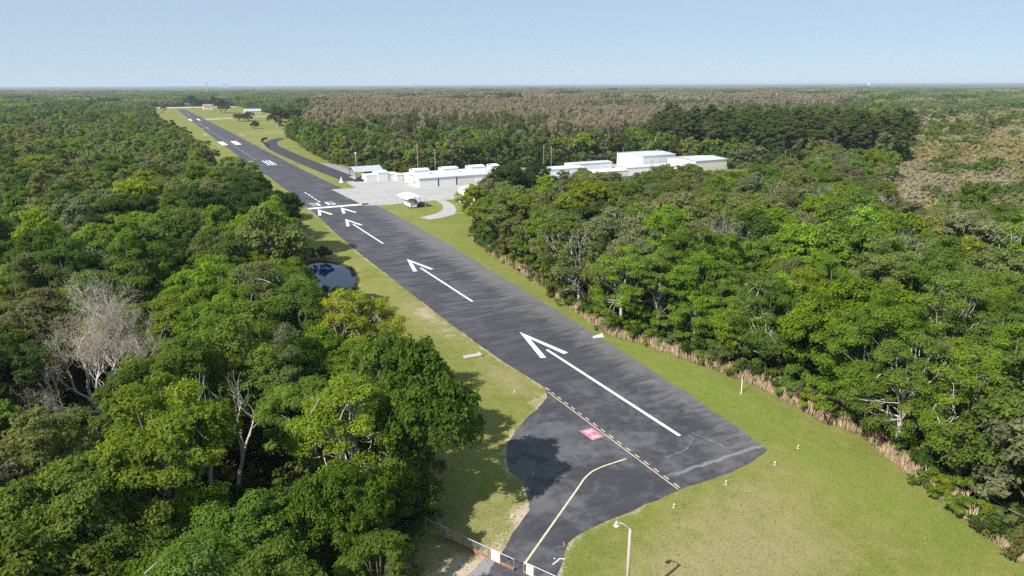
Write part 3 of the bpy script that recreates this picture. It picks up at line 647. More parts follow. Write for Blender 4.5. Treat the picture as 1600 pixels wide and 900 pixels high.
bare_tree('leafless_tree', 'grey leafless tree with dense fine twigs among the right woods', 43.5, 40.0, 18.5, 21, wide=1.2, spread=0.38, tr=0.24, depth=7, twig=0.3, stems=3, keepr=4.8, per=3, kids=(2, 3), rf=0.58, first=0.27, up=0.6, tint=(0.40, 0.36, 0.35))
taken += [(40.0, 33.5, 5.0), (36, 27, 4.5)]
bare_tree('dead_snag', 'pale dead trunk low in the left foreground, leaning over a dark gap', -55.0, -7.5, 9.5, 25, spread=0.45, tr=0.16, depth=3, keepr=2.5, up=0.8)
PX = [(90.8, 69.0, 'tallest of the pale dead snags where the right woods meet the brown scrub', 17), (98.5, 58, 'pale dead snag with a forked top, just right of the tallest snag', 14), (107, 52, 'pale dead snag with two bare limbs near the scrub at the far right', 14),
      (84, 76, 'thin grey snag left of the tallest pale snag in the right woods', 12), (118, 44, 'grey twiggy dead tree near the right frame edge under the scrub', 14), (66, 38, 'thin grey dead top between olive trees in the middle of the right woods', 13),
      (56, 70, 'pale bare trunk standing in a dark gap of the right woods', 14), (60, 12, 'pale tall bare trunk in the right foreground woods', 15), (31, 76, 'grey leaning bare trunks at the forest edge beside the second runway arrow', 10), (95, 24, 'grey twisted bare tree near the right frame edge, mid height', 14)]
for k, (x, y, lb, H) in enumerate(PX): bare_tree('dead_snag', lb, x, y, H + 3.5, 40 + k, spread=0.42, tr=0.2, depth=4, keepr=3, stems=1 + k % 2, twig=0.4 if k % 2 else None, up=0.7, group='pale dead trees in the right woods')

# the big trees beside the runway
def oak(x, y, sc, tint, label, k, wide=1.0):
    place_tree(OAK[k], 'oak_tree', label, 'tree', x, y, sc, tint, wide=wide); taken.append((x, y, OAK[k][3] * sc * wide * 0.85))
oak(-28.5, 125, 1.2, (0.045, 0.085, 0.018), 'broad dark green oak overhanging the runway edge just left of the threshold bar', 0)
oak(-30, 112, 0.98, (0.085, 0.150, 0.022), 'rounded green tree on the far left bank of the pond', 0, wide=0.6)
oak(-31, 145, 1.15, (0.05, 0.095, 0.02), 'broad dark oak right behind the one overhanging the threshold bar', 1)
oak(-44, 128, 1.15, (0.052, 0.10, 0.02), 'domed dark green oak left of the two oaks at the runway edge', 2)
oak(-48, 148, 1.1, (0.06, 0.11, 0.022), 'domed mid green oak behind the dark oaks beside the runway', 1)
oak(-31, 165, 1.1, (0.055, 0.10, 0.02), 'rounded green oak at the runway edge short of the white threshold stripes', 2)
oak(-62, 134, 1.1, (0.065, 0.115, 0.02), 'wide mid green oak farthest left of the dark oak clump', 0)
oak(42.5, 127, 1.36, (0.055, 0.09, 0.028), 'tall dark oak at the forest corner beside the dark timber shed', 0, wide=0.8)
oak(53, 128, 1.15, (0.05, 0.085, 0.03), 'dark oak just right of the tall corner oak, in front of the hangars', 1, wide=0.8)
oak(-34.2, 1.2, 1.22, (0.085, 0.150, 0.020), 'tall broad tree at the apron edge, its shade falling on the dark pavement', 2, wide=0.72)
oak(-44.5, -9.0, 0.9, (0.10, 0.165, 0.02), 'broad green tree leaning over the grass beside the rusty gate', 0, wide=0.62)
oak(-34.5, 11.5, 1.12, (0.135, 0.200, 0.038), 'tall mid green tree at the verge, just beyond the one shading the apron', 1, wide=0.62)
oak(28.5, -2, 1.2, (0.150, 0.225, 0.016), 'big bright yellow-green tree standing out in the right foreground woods', 1, wide=0.85)
oak(-75, 92, 1.05, (0.075, 0.12, 0.02), 'broad green tree at the left frame edge above the grey leafless tree', 2)

# individual trees nearest the camera, the rest of the woodland is one mass
r = np.random.default_rng(11)
P = jgrid(-260, 330, -120, 330, 6.6, r)
wobP = P + np.column_stack([vnoise(P, 0.06, 61), vnoise(P, 0.06, 62)]) * 16
ok = ~inside(P, CLEAR) & ~inside(wobP, SCRUB) & ~inside(P, PINES) & ~((P[:, 0] < 0) & (P[:, 1] < 60) & (r.random(len(P)) < 0.09))
P = P[ok]
dd = dist_line(P, CLEAR, True)
P = P[dd > 1.0]
rr, aa = polar(P)
tk = np.zeros(len(P), bool)
for (x, y, q) in taken: tk |= np.hypot(P[:, 0] - x, P[:, 1] - y) < q
P = P[~tk]; rr, aa = polar(P)
inview = (np.abs(aa) < 38.5) & (rr > 40)
order = np.argsort(np.where(inview, rr, 1e9))
NIND = 270
ind = order[:NIND]; rest_near = np.setdiff1d(np.arange(len(P)), ind)
R_IND = rr[ind].max()
LANDL = [('the rusty gate', -32, -8), ('the yellow hold line', -8, 14), ('the weathered slab by the runway', -12, 36), ('the pond', -22, 98), ('the threshold bar', -6, 192), ('the big grey leafless tree', -65.0, 36.2), ('the white dead snag', -51.5, 9.5), ('the left foreground dead trunk', -55, -7.5), ('the dark oak clump', -54, 132)]
LANDR = [('the near runway corner', 7, -8), ('the leaning white stake', 16, 6), ('the pale green sheet', 11, 34), ('the second runway arrow', 5, 92), ('the timber shed', 44, 158), ('the grey leafless tree', 43.5, 40), ('the tallest pale snag', 90.8, 69), ('the beige hangar', 178, 190), ('the bright yellow-green tree', 28.5, -2), ('the brown scrub', 150, 85)]
rows = []
for i in ind:
    x, y = P[i]; c = palette_at(x, y, r); rows.append([x, y, c])
rank = {}
pend = []
for x, y, c in rows:
    side = 'left' if x < 0 else 'right'
    lm = min(LANDL if x < 0 else LANDR, key=lambda q: math.hypot(q[1] - x, q[2] - y)); pend.append((x, y, c, side, lm, math.hypot(lm[1] - x, lm[2] - y)))
for key in sorted({(p[2], p[3], p[4][0]) for p in pend}):
    grp = sorted([p for p in pend if (p[2], p[3], p[4][0]) == key], key=lambda p: p[5])
    for k, p in enumerate(grp):
        x, y, c, side, lm, dm = p
        d0 = math.hypot(x - CAM.x, y - CAM.y); edge = dist_line(np.array([[x, y]]), CLEAR, True)[0]
        spr = 0.5 if (side == 'right' and y > 55) else 0.22
        if r.random() < 0.1: spr = 1
        pool = [q for q in (NEAR if d0 < 125 else MID) if (q[4] == 'sparse') == (r.random() < spr)] or MID
        proto = pool[r.integers(len(pool))]
        s = r.uniform(0.8, 1.2); 
        if side == 'left' and y < 75: s *= 1.12
        if side == 'right' and y < 60: s *= 1.12
        if side == 'right' and y > 95: s *= 0.95 if x < 60 else 1.22
        if side == 'left' and y < -1 and x > -50: s = min(s, 0.72)
        if side == 'left' and 15 < y < 86:
            t_ = (y + 58.9) / 150.0
            if -6.0 < x - (-54.5 + 36.5 * t_) < 8.5:                      # lower growth on the camera side of the pond
                zm = 42.6 * (1 - t_)
                if zm < 6.5: continue
                s = min(s, zm * 0.97 / proto[2])
        lab = f"{c} {'sparse' if proto[4] == 'sparse' else 'dense'} tree, {ORD[k]}nearest of its colour to {lm[0]}"
        place_tree(proto, 'broadleaf_tree', lab, 'tree', x, y, s, tint_of(c, r), 'broadleaf trees in the %s woods' % side)

# shrubs along the mown edge
edge_pts = []
def along(line, step, off, r, y0, y1):
    out = []
    for a, b in zip(line[:-1], line[1:]):
        L = math.dist(a, b); n = max(1, int(L / step)); d = Vector((b[0] - a[0], b[1] - a[1])).normalized(); nn = Vector((d.y, -d.x))
        for k in range(n):
            t = (k + r.uniform(.1, .9)) / n; o = off + r.uniform(-0.8, 1.2)
            x, y = a[0] + (b[0] - a[0]) * t + nn.x * o, a[1] + (b[1] - a[1]) * t + nn.y * o
            if y0 < y < y1: out.append((x, y))
    return out
sh = [(x, y, 'right') for x, y in along(RIGHT_EDGE, 2.6, 2.2, r, -40, 122)] + [(x, y, 'left') for x, y in along(LEFT_TREES, 4.5, -1.0, r, 0, 150) if not (78 < y < 118)]
shp = []
for x, y, side in sh:
    c = ['mid green', 'bright green', 'olive green', 'yellow-green', 'dark green'][r.choice(5, p=[.3, .25, .25, .1, .1])]
    lm = min(LANDL if side == 'left' else LANDR, key=lambda q: math.hypot(q[1] - x, q[2] - y)); shp.append((x, y, c, side, lm[0], math.hypot(lm[1] - x, lm[2] - y)))
for key in sorted({(p[2], p[3], p[4]) for p in shp}):
    for k, p in enumerate(sorted([p for p in shp if (p[2], p[3], p[4]) == key], key=lambda p: p[5])):
        place_tree(SHRUB[r.integers(4)], 'shrub', f"{p[2]} edge shrub, {ORD[k]}nearest of its colour to {p[4]}", 'shrub', p[0], p[1], r.uniform(0.75, 1.35), tint_of(p[2], r), 'shrubs along the mown forest edge', trunk='stem')
for k, (x, y) in enumerate([(-26.5, 80.5), (-23.5, 80), (-28.6, 88), (-28.8, 95), (-28.2, 101), (-27.4, 107), (-25.5, 112.5), (-22.5, 114.5), (-18.6, 113.8), (-20.6, 80.8)]):
    place_tree(SHRUB[k % 4], 'shrub', f"dark green shrub on the pond bank, {ORD[k]}one clockwise from its near end", 'shrub', x, y, 0.8 + 0.12 * (k % 3), tint_of('dark green', r), 'shrubs on the pond bank', trunk='stem')
place_tree(SHRUB[3], 'shrub', 'big bright leafy shrub beside the rusty gate', 'shrub', -37.8, -1.8, 1.7, (0.10, 0.17, 0.02), trunk='stem')

# ------------------------------------------------------------------ instanced masses (stuff)
def gn_group(coll):
    g = bpy.data.node_groups.new('scatter', 'GeometryNodeTree')
    g.interface.new_socket('Geometry', in_out='INPUT', socket_type='NodeSocketGeometry'); g.interface.new_socket('Geometry', in_out='OUTPUT', socket_type='NodeSocketGeometry')
    N = g.nodes; gi = N.new('NodeGroupInput'); go = N.new('NodeGroupOutput'); ip = N.new('GeometryNodeInstanceOnPoints'); ci = N.new('GeometryNodeCollectionInfo')
    ci.inputs[0].default_value = coll; ci.inputs[1].default_value = True; ci.inputs[2].default_value = True
    ip.inputs['Pick Instance'].default_value = True
    def na(n, t):
        q = N.new('GeometryNodeInputNamedAttribute'); q.data_type = t; q.inputs[0].default_value = n; return q.outputs[0]
    cx = N.new('ShaderNodeCombineXYZ'); L = g.links
    L.new(na('rot', 'FLOAT'), cx.inputs[2]); L.new(cx.outputs[0], ip.inputs['Rotation'])
    L.new(na('idx', 'INT'), ip.inputs['Instance Index']); L.new(na('scl', 'FLOAT_VECTOR'), ip.inputs['Scale'])
    L.new(ci.outputs[0], ip.inputs['Instance']); L.new(gi.outputs[0], ip.inputs['Points']); L.new(ip.outputs[0], go.inputs[0])
    return g
def joined(name, crown, trunk):
    """one mesh of crown and trunk for the mass"""
    def arr(me):
        v = np.empty(len(me.vertices) * 3, np.float32); me.vertices.foreach_get('co', v); f = np.empty(len(me.polygons) * 4, np.int32); me.loops.foreach_get('vertex_index', f); return v.reshape(-1, 3), f.reshape(-1, 4)
    v1, f1 = arr(crown); a = {}
    for k in ('v', 'hue'):
        q = np.empty(len(v1), np.float32); crown.attributes[k].data.foreach_get('value', q); a[k] = q
    v2, f2 = arr(trunk); me = mesh_np(name, np.concatenate([v1, v2]), np.concatenate([f1, f2 + len(v1)]), [crown.materials[0], trunk.materials[0]],
        {k: np.concatenate([a[k], np.zeros(len(v2))]) for k in a}, midx=np.concatenate([np.zeros(len(f1)), np.ones(len(f2))]))
    return me
def mass(name, label, protos, P, scl, tint, idx, r):
    coll = bpy.data.collections.new(name + '_kinds')
    for k, me in enumerate(protos): coll.objects.link(bpy.data.objects.new('%s_kind_%02d' % (name, k), me))
    me = bpy.data.meshes.new(name); n = len(P); me.vertices.add(n)
    me.vertices.foreach_set('co', np.column_stack([P, np.zeros(n)]).astype(np.float32).ravel())
    a = me.attributes.new('rot', 'FLOAT', 'POINT'); a.data.foreach_set('value', r.uniform(0, 6.28, n).astype(np.float32))
    a = me.attributes.new('idx', 'INT', 'POINT'); a.data.foreach_set('value', np.asarray(idx, np.int32))
    a = me.attributes.new('scl', 'FLOAT_VECTOR', 'POINT'); a.data.foreach_set('vector', np.asarray(scl, np.float32).ravel())
    a = me.attributes.new('tint', 'FLOAT_VECTOR', 'POINT'); a.data.foreach_set('vector', np.asarray(tint, np.float32).ravel())
    o = link(name, me); kind(o, 'stuff', label)
    md = o.modifiers.new('scatter', 'NODES'); md.node_group = gn_group(coll)
    return o
MIDJ = [joined('mid_tree', q[0], q[1]) for q in MID] + [joined('mid_oak', q[0], q[1]) for q in OAK]
def far_proto(i, H, R, nb, per, leaf, z0, mat=LEAF, flat=0.75, bark=BARK, keep=1.0, twigs=0):
    me, BC = crown_mesh('far_crown', 700 + i, H, R, nb, per, leaf, rb=(1.0, 1.7), z0=z0, lobes=6, mat=mat, flat=flat, keep=keep)
    return joined('far_tree', me, trunk_mesh('far_trunk', 720 + i, H, BC, 0.3, bark, nlimb=8, twigs=twigs))
FARJ = [far_proto(i, H, R, 30, 40, 0.5, 0.15) for i, (H, R) in enumerate([(14, 5.0), (13, 5.6), (15, 5.2), (12, 4.6), (16, 6.0)])]
CYPJ = [joined('cypress_mass', q[0], q[1]) for q in CYP]
CYPF = [far_proto(20 + i, H, R, 30, 90, 0.34, 0.12, TWIG, 1.3, PALEBARK, 0.95, 16) for i, (H, R) in enumerate([(21, 3.0), (19, 2.9), (23, 3.3)])]
SCR = []
for i, (H, R) in enumerate([(3.4, 2.6), (2.4, 2.4), (4.2, 3.0)]):
    me, BC = crown_mesh('scrub_crown', 760 + i, H, R, 26, 70, 0.22, rb=(0.5, 0.95), z0=0.02, lobes=5, mat=TWIG); SCR.append(joined('scrub_bush', me, trunk_mesh('scrub_stem', 770 + i, H, BC, 0.07, PALEBARK, nlimb=8, twigs=26)))
def patch_proto(i, size, n, H, R, per, leaf, mat=LEAF):
    """a block of closed canopy for the far distance"""
    r = np.random.default_rng(800 + i); Q = r.uniform(-size / 2, size / 2, (n, 2)); hh = H * r.uniform(0.75, 1.15, n); rad = R * r.uniform(0.8, 1.2, n)
    m = n * per; bi = np.repeat(np.arange(n), per); d = unit(r.normal(size=(m, 3))); d[:, 2] = np.abs(d[:, 2]) * np.where(r.random(m) < 0.85, 1, -1)
    C = np.column_stack([Q[bi], hh[bi] - rad[bi] * 0.9]) + d * rad[bi][:, None] * np.array([1, 1, 0.9]) * r.uniform(0.75, 1.05, (m, 1))
    N = unit(d + r.normal(size=(m, 3)) * 0.4); V, Fc = leaf_quads(r, C, N, leaf * r.uniform(0.7, 1.3, m), asp=0.8)
    tv = np.clip(r.normal(.5, .2, n), 0, 1); th = r.random(n) * .7
    return mesh_np('canopy_block', V, Fc, mat, dict(v=np.repeat(np.clip(tv[bi] + r.normal(0, .1, m), 0, 1), 4), hue=np.repeat(th[bi], 4)))
PATCH = [patch_proto(i, 44, 40, 13, 4.6, 60, 1.2) for i in range(4)]
PATCHC = [patch_proto(10 + i, 44, 60, 17, 3.4, 45, 1.1, TWIG) for i in range(3)]
r = np.random.default_rng(31)
def cols(P, r, base=None):
    """foliage tint of the mass, in drifts"""
    n = len(P); a = vnoise(P, 0.02, 3); b = vnoise(P, 0.006, 4)
    ks = np.array([PAL[k] for k in ('mid green', 'olive green', 'dark green', 'yellow-green', 'grey-green', 'brownish green')])
    w_ = np.stack([1.5 + 0 * a, 1.3 + a, 0.9 - a, 0.45 + 0.5 * b, 0.6 + 0.6 * a, 0.30 + 0.5 * b], 1); w_ = np.clip(w_, 0.03, None); w_ /= w_.sum(1, keepdims=True)
    cu = np.cumsum(w_, 1); k = (r.random((n, 1)) > cu).sum(1).clip(0, 5)
    return ks[k] * r.uniform(0.8, 1.2, (n, 1)) * (1 + r.normal(0, .06, (n, 3)))
Q = P[rest_near]; rq, aq = polar(Q)
Q = Q[((np.abs(aq) < 62) & (rq < 420)) | (rq < 110)]
# mid distance, to 600 m
Q2 = jgrid(-420, 900, 60, 900, 7.6, r); rq, aq = polar(Q2)
Q2 = Q2[(rq < 620) & (np.abs(aq) < 46) & ~((Q2[:, 0] > -260) & (Q2[:, 0] < 330) & (Q2[:, 1] < 330))]
QQ = np.concatenate([Q, Q2])
ok = ~inside(QQ, CLEAR) & ~inside(QQ, SCRUB) & ~inside(QQ, PINES) & ~(inside(QQ, CYPRESS) & (r.random(len(QQ)) < 0.9)) & (dist_line(QQ, CLEAR, True) > 1.0)
QQ = QQ[ok]; rq, aq = polar(QQ); n = len(QQ)
s = r.uniform(0.82, 1.15, n); nearer = rq < 330
idx = np.where(nearer, np.where(r.random(n) < 0.2, r.integers(8, 11, n), r.integers(0, 8, n)), 0)
mass('woodland', 'green woodland filling the middle distance', MIDJ, QQ[nearer], np.stack([s, s, s * r.uniform(.9, 1.08, n)], 1)[nearer], cols(QQ, r)[nearer], idx[nearer], r)
k2 = ~nearer
s2 = r.uniform(0.8, 1.2, n)
Q3 = jgrid(-900, 1900, 200, 1900, 9.5, r); r3, a3 = polar(Q3)
Q3 = Q3[(r3 >= 620) & (r3 < 1250) & (np.abs(a3) < 42)]
Q3 = Q3[~inside(Q3, CLEAR) & ~(inside(Q3, CYPRESS) & (r.random(len(Q3)) < 0.93)) & ~(inside(Q3, SCRUB) & (r.random(len(Q3)) < 0.93))]
Q3 = np.concatenate([QQ[k2], Q3]); n = len(Q3); s = r.uniform(0.8, 1.25, n)
mass('distant_woodland', 'green woods stretching away behind the airfield', FARJ, Q3, np.stack([s, s, s * r.uniform(.85, 1.1, n)], 1), cols(Q3, r), r.integers(0, 5, n), r)
# undergrowth
Qu = jgrid(-150, 260, -70, 190, 3.0, r); ru, au = polar(Qu)
Qu = Qu[~inside(Qu, CLEAR) & ~inside(Qu, SCRUB) & (np.abs(au) < 50) & (ru > 30) & (ru < 230)]
Qe = []
for ln_, off_ in ((FAR_RIGHT, 1), (LEFT_TREES, -1), (RIGHT_BACK, -1)):
    for rep_ in range(4):
        Qe += [(x, y) for x, y in along(ln_, 2.2, off_ * 0 + r.uniform(-1.5, 1.5), r, 0, 1700)]
Qe = np.array(Qe); Qe = Qe[~inside(Qe, CLEAR)]
Qe = Qe[(Qe[:, 0] < 0) | (dist_line(Qe, PAVE, True) > 6)]
n0 = len(Qu); Qu = np.concatenate([Qu, Qe]); n = len(Qu); s = r.uniform(0.7, 1.3, n); s[n0:] *= 1.8
UND = []
for i, (H, R) in enumerate([(2.6, 1.9), (3.4, 1.7)]):
    me, BC = crown_mesh('undergrowth_crown', 780 + i, H, R, 18, 90, 0.15, rb=(0.4, 0.8), z0=0.05, lobes=4); UND.append(joined('undergrowth_bush', me, trunk_mesh('undergrowth_stem', 785 + i, H, BC, 0.05, PALEBARK, nlimb=5, twigs=2)))
mass('undergrowth', 'low dark green undergrowth beneath the trees', UND, Qu, np.stack([s, s, s], 1), cols(Qu, r) * 0.9, r.integers(0, 2, n), r)
# cypress
Qc = jgrid(40, 1500, 300, 1850, 5.0, r); rc, ac = polar(Qc)
Qc = Qc[inside(Qc, CYPRESS) & (rc < 1250) & (np.abs(ac) < 42) & (vnoise(Qc, 0.012, 9) < 0.45)]
rc, ac = polar(Qc); o_ = np.argsort(rc); Qc = Qc[o_]; rc = rc[o_]
def ccol(P, r):
    n = len(P); a = r.random((n, 1)); g = (r.random((n, 1)) < 0.22)
    c = (1 - a) * np.array([0.315, 0.26, 0.23]) + a * np.array([0.38, 0.335, 0.31]); g = g & (vnoise(P, 0.02, 21)[:, None] > -0.2) | ((vnoise(P, 0.011, 22)[:, None] > 0.42) & (r.random((n, 1)) < 0.7)); c = np.where(g, np.array([0.13, 0.165, 0.06]), c); return c * r.uniform(.88, 1.1, (n, 1))
CT = ccol(Qc, r); NC = 150
crank = {}
for k in range(NC):
    x, y = Qc[k]; lm = 'the utility poles' if x > 110 else 'the red-brown pole' if y < 430 else 'the curved taxi road'
    crank[lm] = crank.get(lm, 0) + 1
    place_tree(CYP[r.integers(4)], 'cypress_tree', f"brown leafless cypress, {ORD[crank[lm] - 1]}nearest of those behind {lm}", 'cypress tree', x, y, r.uniform(.85, 1.12), tuple(map(float, CT[k])), 'brown cypress trees behind the airfield')
m1 = (np.arange(len(Qc)) >= NC) & (rc < 560); m2 = (np.arange(len(Qc)) >= NC) & (rc >= 560) & (r.random(len(Qc)) < 0.75)
for nm, mm, pr_ in (('cypress_woodland', m1, CYPJ), ('distant_cypress_woodland', m2, CYPF)):
    n = mm.sum(); s = r.uniform(.8, 1.15, n); mass(nm, 'brown leafless cypress swamp behind the hangars', pr_, Qc[mm], np.stack([s, s, s], 1), CT[mm], r.integers(0, len(pr_), n), r)
# pines: each one a tree
Qp = jgrid(180, 420, 150, 350, 7.6, r); Qp = Qp[inside(Qp, PINES)]
rp, ap = polar(Qp); Qp = Qp[np.argsort(rp)][:200]
for k, (x, y) in enumerate(Qp):
    t = np.array([0.105, 0.122, 0.040]) * r.uniform(.85, 1.25) if r.random() < .75 else np.array([0.085, 0.14, 0.03])
    place_tree(PINE[r.integers(4)], 'pine_tree', f"tall olive pine, {ORD[k]}nearest of its stand to the beige hangar", 'pine tree', x, y, r.uniform(1.0, 1.25), tuple(map(float, t)), 'tall pines behind the beige hangar')
# understorey in front of and under the pines
Qb = jgrid(150, 440, 130, 360, 6.0, r); Qb = Qb[inside(Qb, PINES) | ((dist_line(Qb, PINES, True) < 14) & ~inside(Qb, CLEAR) & ~inside(Qb, SCRUB))]
n = len(Qb); s = r.uniform(.5, .85, n)
mass('pine_understorey_woodland', 'bright green understorey below the tall pines', MIDJ[:8], Qb, np.stack([s, s, s], 1), cols(Qb, r) * np.array([.9, 1.05, .8]), r.integers(0, 8, n), r)
# scrub
Qs = jgrid(100, 1500, 0, 760, 4.2, r); Qs = Qs[inside(Qs + np.column_stack([vnoise(Qs, 0.06, 61), vnoise(Qs, 0.06, 62)]) * 16, SCRUB)]; rs, as_ = polar(Qs); Qs = Qs[(np.abs(as_) < 43) & (rs < 1300)]; rs, _ = polar(Qs)
Qs = Qs[(rs < 420) | (r.random(len(Qs)) < np.where(rs < 800, 0.5, 0.3))]; rs, _ = polar(Qs)
n = len(Qs); s = r.uniform(.7, 1.5, n); g = vnoise(Qs, 0.085, 12) + r.normal(0, .14, n); g2 = vnoise(Qs, 0.03, 13) + r.normal(0, .2, n)
tan, grey, olive, green = (np.array(q) for q in ((0.38, 0.33, 0.20), (0.37, 0.34, 0.29), (0.26, 0.26, 0.12), (0.12, 0.175, 0.045)))
c = np.where((g > 0.42)[:, None], green, np.where((g > 0.25)[:, None], olive, np.where((g2 > 0.25)[:, None], grey, tan))) * r.uniform(.85, 1.15, (n, 1))
s = s * np.where(g > .42, 1.3, 1.0) * np.where(rs > 800, 1.7, np.where(rs > 420, 1.3, 1.0))
mass('scrubland', 'brown scrub with green bushes at the far right', SCR, Qs, np.stack([s, s, s], 1), c, r.integers(0, 3, n), r)
# far canopy blocks 1.2 - 4.5 km
Qf = jgrid(-3500, 5200, 300, 5200, 40, r); rf, af = polar(Qf)
Qf = Qf[(rf > 1230) & (rf < 4600) & (np.abs(af) < 42) & ~inside(Qf, [(-55, 900), (135, 900), (140, 1640), (-60, 1640)])]
brown = (inside(Qf, CYPRESS) & (vnoise(Qf, 0.012, 9) < 0.4)) | (vnoise(Qf, 0.0022, 15) > 0.38)
for nm, mm, pr_ in (('canopy_woodland', ~brown, PATCH), ('brown_canopy_woodland', brown, PATCHC)):
    q = Qf[mm]; n = len(q); s = r.uniform(.9, 1.2, n); cc = cols(q, r) * (r.uniform(.75, 1.1, (n, 1))) if pr_ is PATCH else ccol(q, r) * 0.8
    mass(nm, 'far canopy fading towards the horizon', pr_, q, np.stack([s, s, s * r.uniform(.6, 1.3, n)], 1), cc, r.integers(0, len(pr_), n), r)
# last kilometres: one rolling canopy surface
na_, nr_ = 900, 90
A_ = np.radians(np.linspace(-50, 50, na_)); RR = np.geomspace(4400, 30000, nr_)
AA, RG = np.meshgrid(A_, RR); yaw = math.atan2(fh.x, fh.y)
X = CAM.x + RG * np.sin(AA + yaw); Y = CAM.y + RG * np.cos(AA + yaw)
Z = 9 + 5 * rng.random(X.shape) + 4 * np.sin(X * 0.004) * np.sin(Y * 0.003 + 1) + 5 * np.maximum(0, vnoise(np.stack([X.ravel(), Y.ravel()], 1), 0.0018, 44)).reshape(X.shape) * 2
Z += 34 * np.clip((RG - 7000) / 20000, 0, 1)
Z[0] = 0
idx = np.arange(na_ * nr_).reshape(nr_, na_); Fh = np.stack([idx[:-1, :-1], idx[:-1, 1:], idx[1:, 1:], idx[1:, :-1]], -1).reshape(-1, 4)
hm, nt = new_mat('far_canopy'); pos = geopos(nt)
h1 = noise(nt, pos, 0.0025, 4, .6); h2 = noise(nt, pos, 0.02, 3, .7)
finish(nt, mixc(nt, ramp(nt, h1, .45, .62), mixc(nt, h2, (0.03, 0.05, 0.015), (0.085, 0.11, 0.03)), mixc(nt, h2, (0.09, 0.08, 0.05), (0.16, 0.13, 0.10))), 0.95, 0.05)
kind(link('horizon_woodland', mesh_np('horizon_woodland', np.stack([X.ravel(), Y.ravel(), Z.ravel()], 1), Fh, hm)), 'stuff', 'tree canopy at the horizon')

# dry reeds along the right mown edge
r = np.random.default_rng(55)
C = []
for a, b in zip(RIGHT_EDGE[:-1], RIGHT_EDGE[1:]):
    if b[1] < -50: continue
    L = math.dist(a, b); n = int(L * 420); t = r.random(n); d = Vector((b[0] - a[0], b[1] - a[1])).normalized()
    o = np.abs(r.normal(0, 0.8, n)) * 1.4 + 0.1
    px_ = a[0] + (b[0] - a[0]) * t + d.y * o; py_ = a[1] + (b[1] - a[1]) * t - d.x * o; C.append(np.column_stack([px_, py_, o]))
C = np.concatenate(C); dens = 0.5 + 0.5 * np.sin(C[:, 1] * 0.5) * np.sin(C[:, 1] * 0.17 + 1); dens = np.clip(dens + 0.25 * np.sin(C[:, 1] * 1.9), 0.12, 1)
C = C[r.random(len(C)) < dens]; n = len(C); h = r.uniform(0.7, 1.9, n) * (0.7 + 0.6 * np.sin(C[:, 1] * 1.3) ** 2)
T = unit(np.column_stack([r.normal(0, .22, n), r.normal(0, .22, n), np.ones(n)])); N = unit(np.column_stack([r.normal(size=n), r.normal(size=n), np.zeros(n) + .05]))
V, Fc = leaf_quads(r, np.column_stack([C[:, 0], C[:, 1], h / 2]), N, h / 2 * 1.05, asp=0.055, bend=0.0, T=T)
rm, nt = new_mat('dry_reed')
finish(nt, mixc(nt, attr(nt, 'v'), (0.30, 0.21, 0.13), (0.62, 0.48, 0.33)), 0.8, 0.15)
kind(link('reed_grass', mesh_np('reed_grass', V, Fc, rm, dict(v=np.repeat(r.random(n), 4)))), 'stuff', 'dry tan reed grass along the right forest edge')
# rough tufts in the mown turf near the camera
n = 26000; C = np.column_stack([r.uniform(-44, 22, n), r.uniform(-40, 60, n)])
C = C[inside(C, CLEAR) & ~inside(C, PAVE)]; n = len(C); h = r.uniform(0.05, 0.13, n)
N = unit(np.column_stack([r.normal(size=n) * .6, r.normal(size=n) * .6, np.ones(n) * .8]))
V, Fc = leaf_quads(r, np.column_stack([C, h * .5]), N, h, asp=0.5)
tm, nt = new_mat('turf_tuft'); finish(nt, mixc(nt, attr(nt, 'v'), (0.085, 0.12, 0.03), (0.22, 0.20, 0.10)), 0.9, 0.1)
kind(link('grass', mesh_np('turf_tufts', V, Fc, tm, dict(v=np.repeat(r.random(n), 4)))), 'stuff', 'uneven tufts in the mown grass')

# ------------------------------------------------------------------ airfield buildings
def gable_x(mb, x0, x1, y0, y1, z, rise, ov=0.3, th=0.12):
    """roof with its ridge along x"""
    ym = (y0 + y1) / 2
    mb.profile_x([(y0 - ov, z), (y0 - ov, z + th), (ym, z + rise + th), (y1 + ov, z + th), (y1 + ov, z), (ym, z + rise)], x0 - ov, x1 + ov)
def gable_y(mb, x0, x1, y0, y1, z, rise, ov=0.3, th=0.12):
    xm = (x0 + x1) / 2
    mb.profile_y([(x0 - ov, z), (xm, z + rise), (x1 + ov, z), (x1 + ov, z + th), (xm, z + rise + th), (x0 - ov, z + th)], y0 - ov, y1 + ov)
def walls_gx(x0, x1, y0, y1, h, rise): return MB().profile_x([(y0, -0.02), (y1, -0.02), (y1, h), ((y0 + y1) / 2, h + rise), (y0, h)], x0, x1)
def walls_gy(x0, x1, y0, y1, h, rise): return MB().profile_y([(x0, -0.02), (x1, -0.02), (x1, h), ((x0 + x1) / 2, h + rise), (x0, h)], y0, y1)
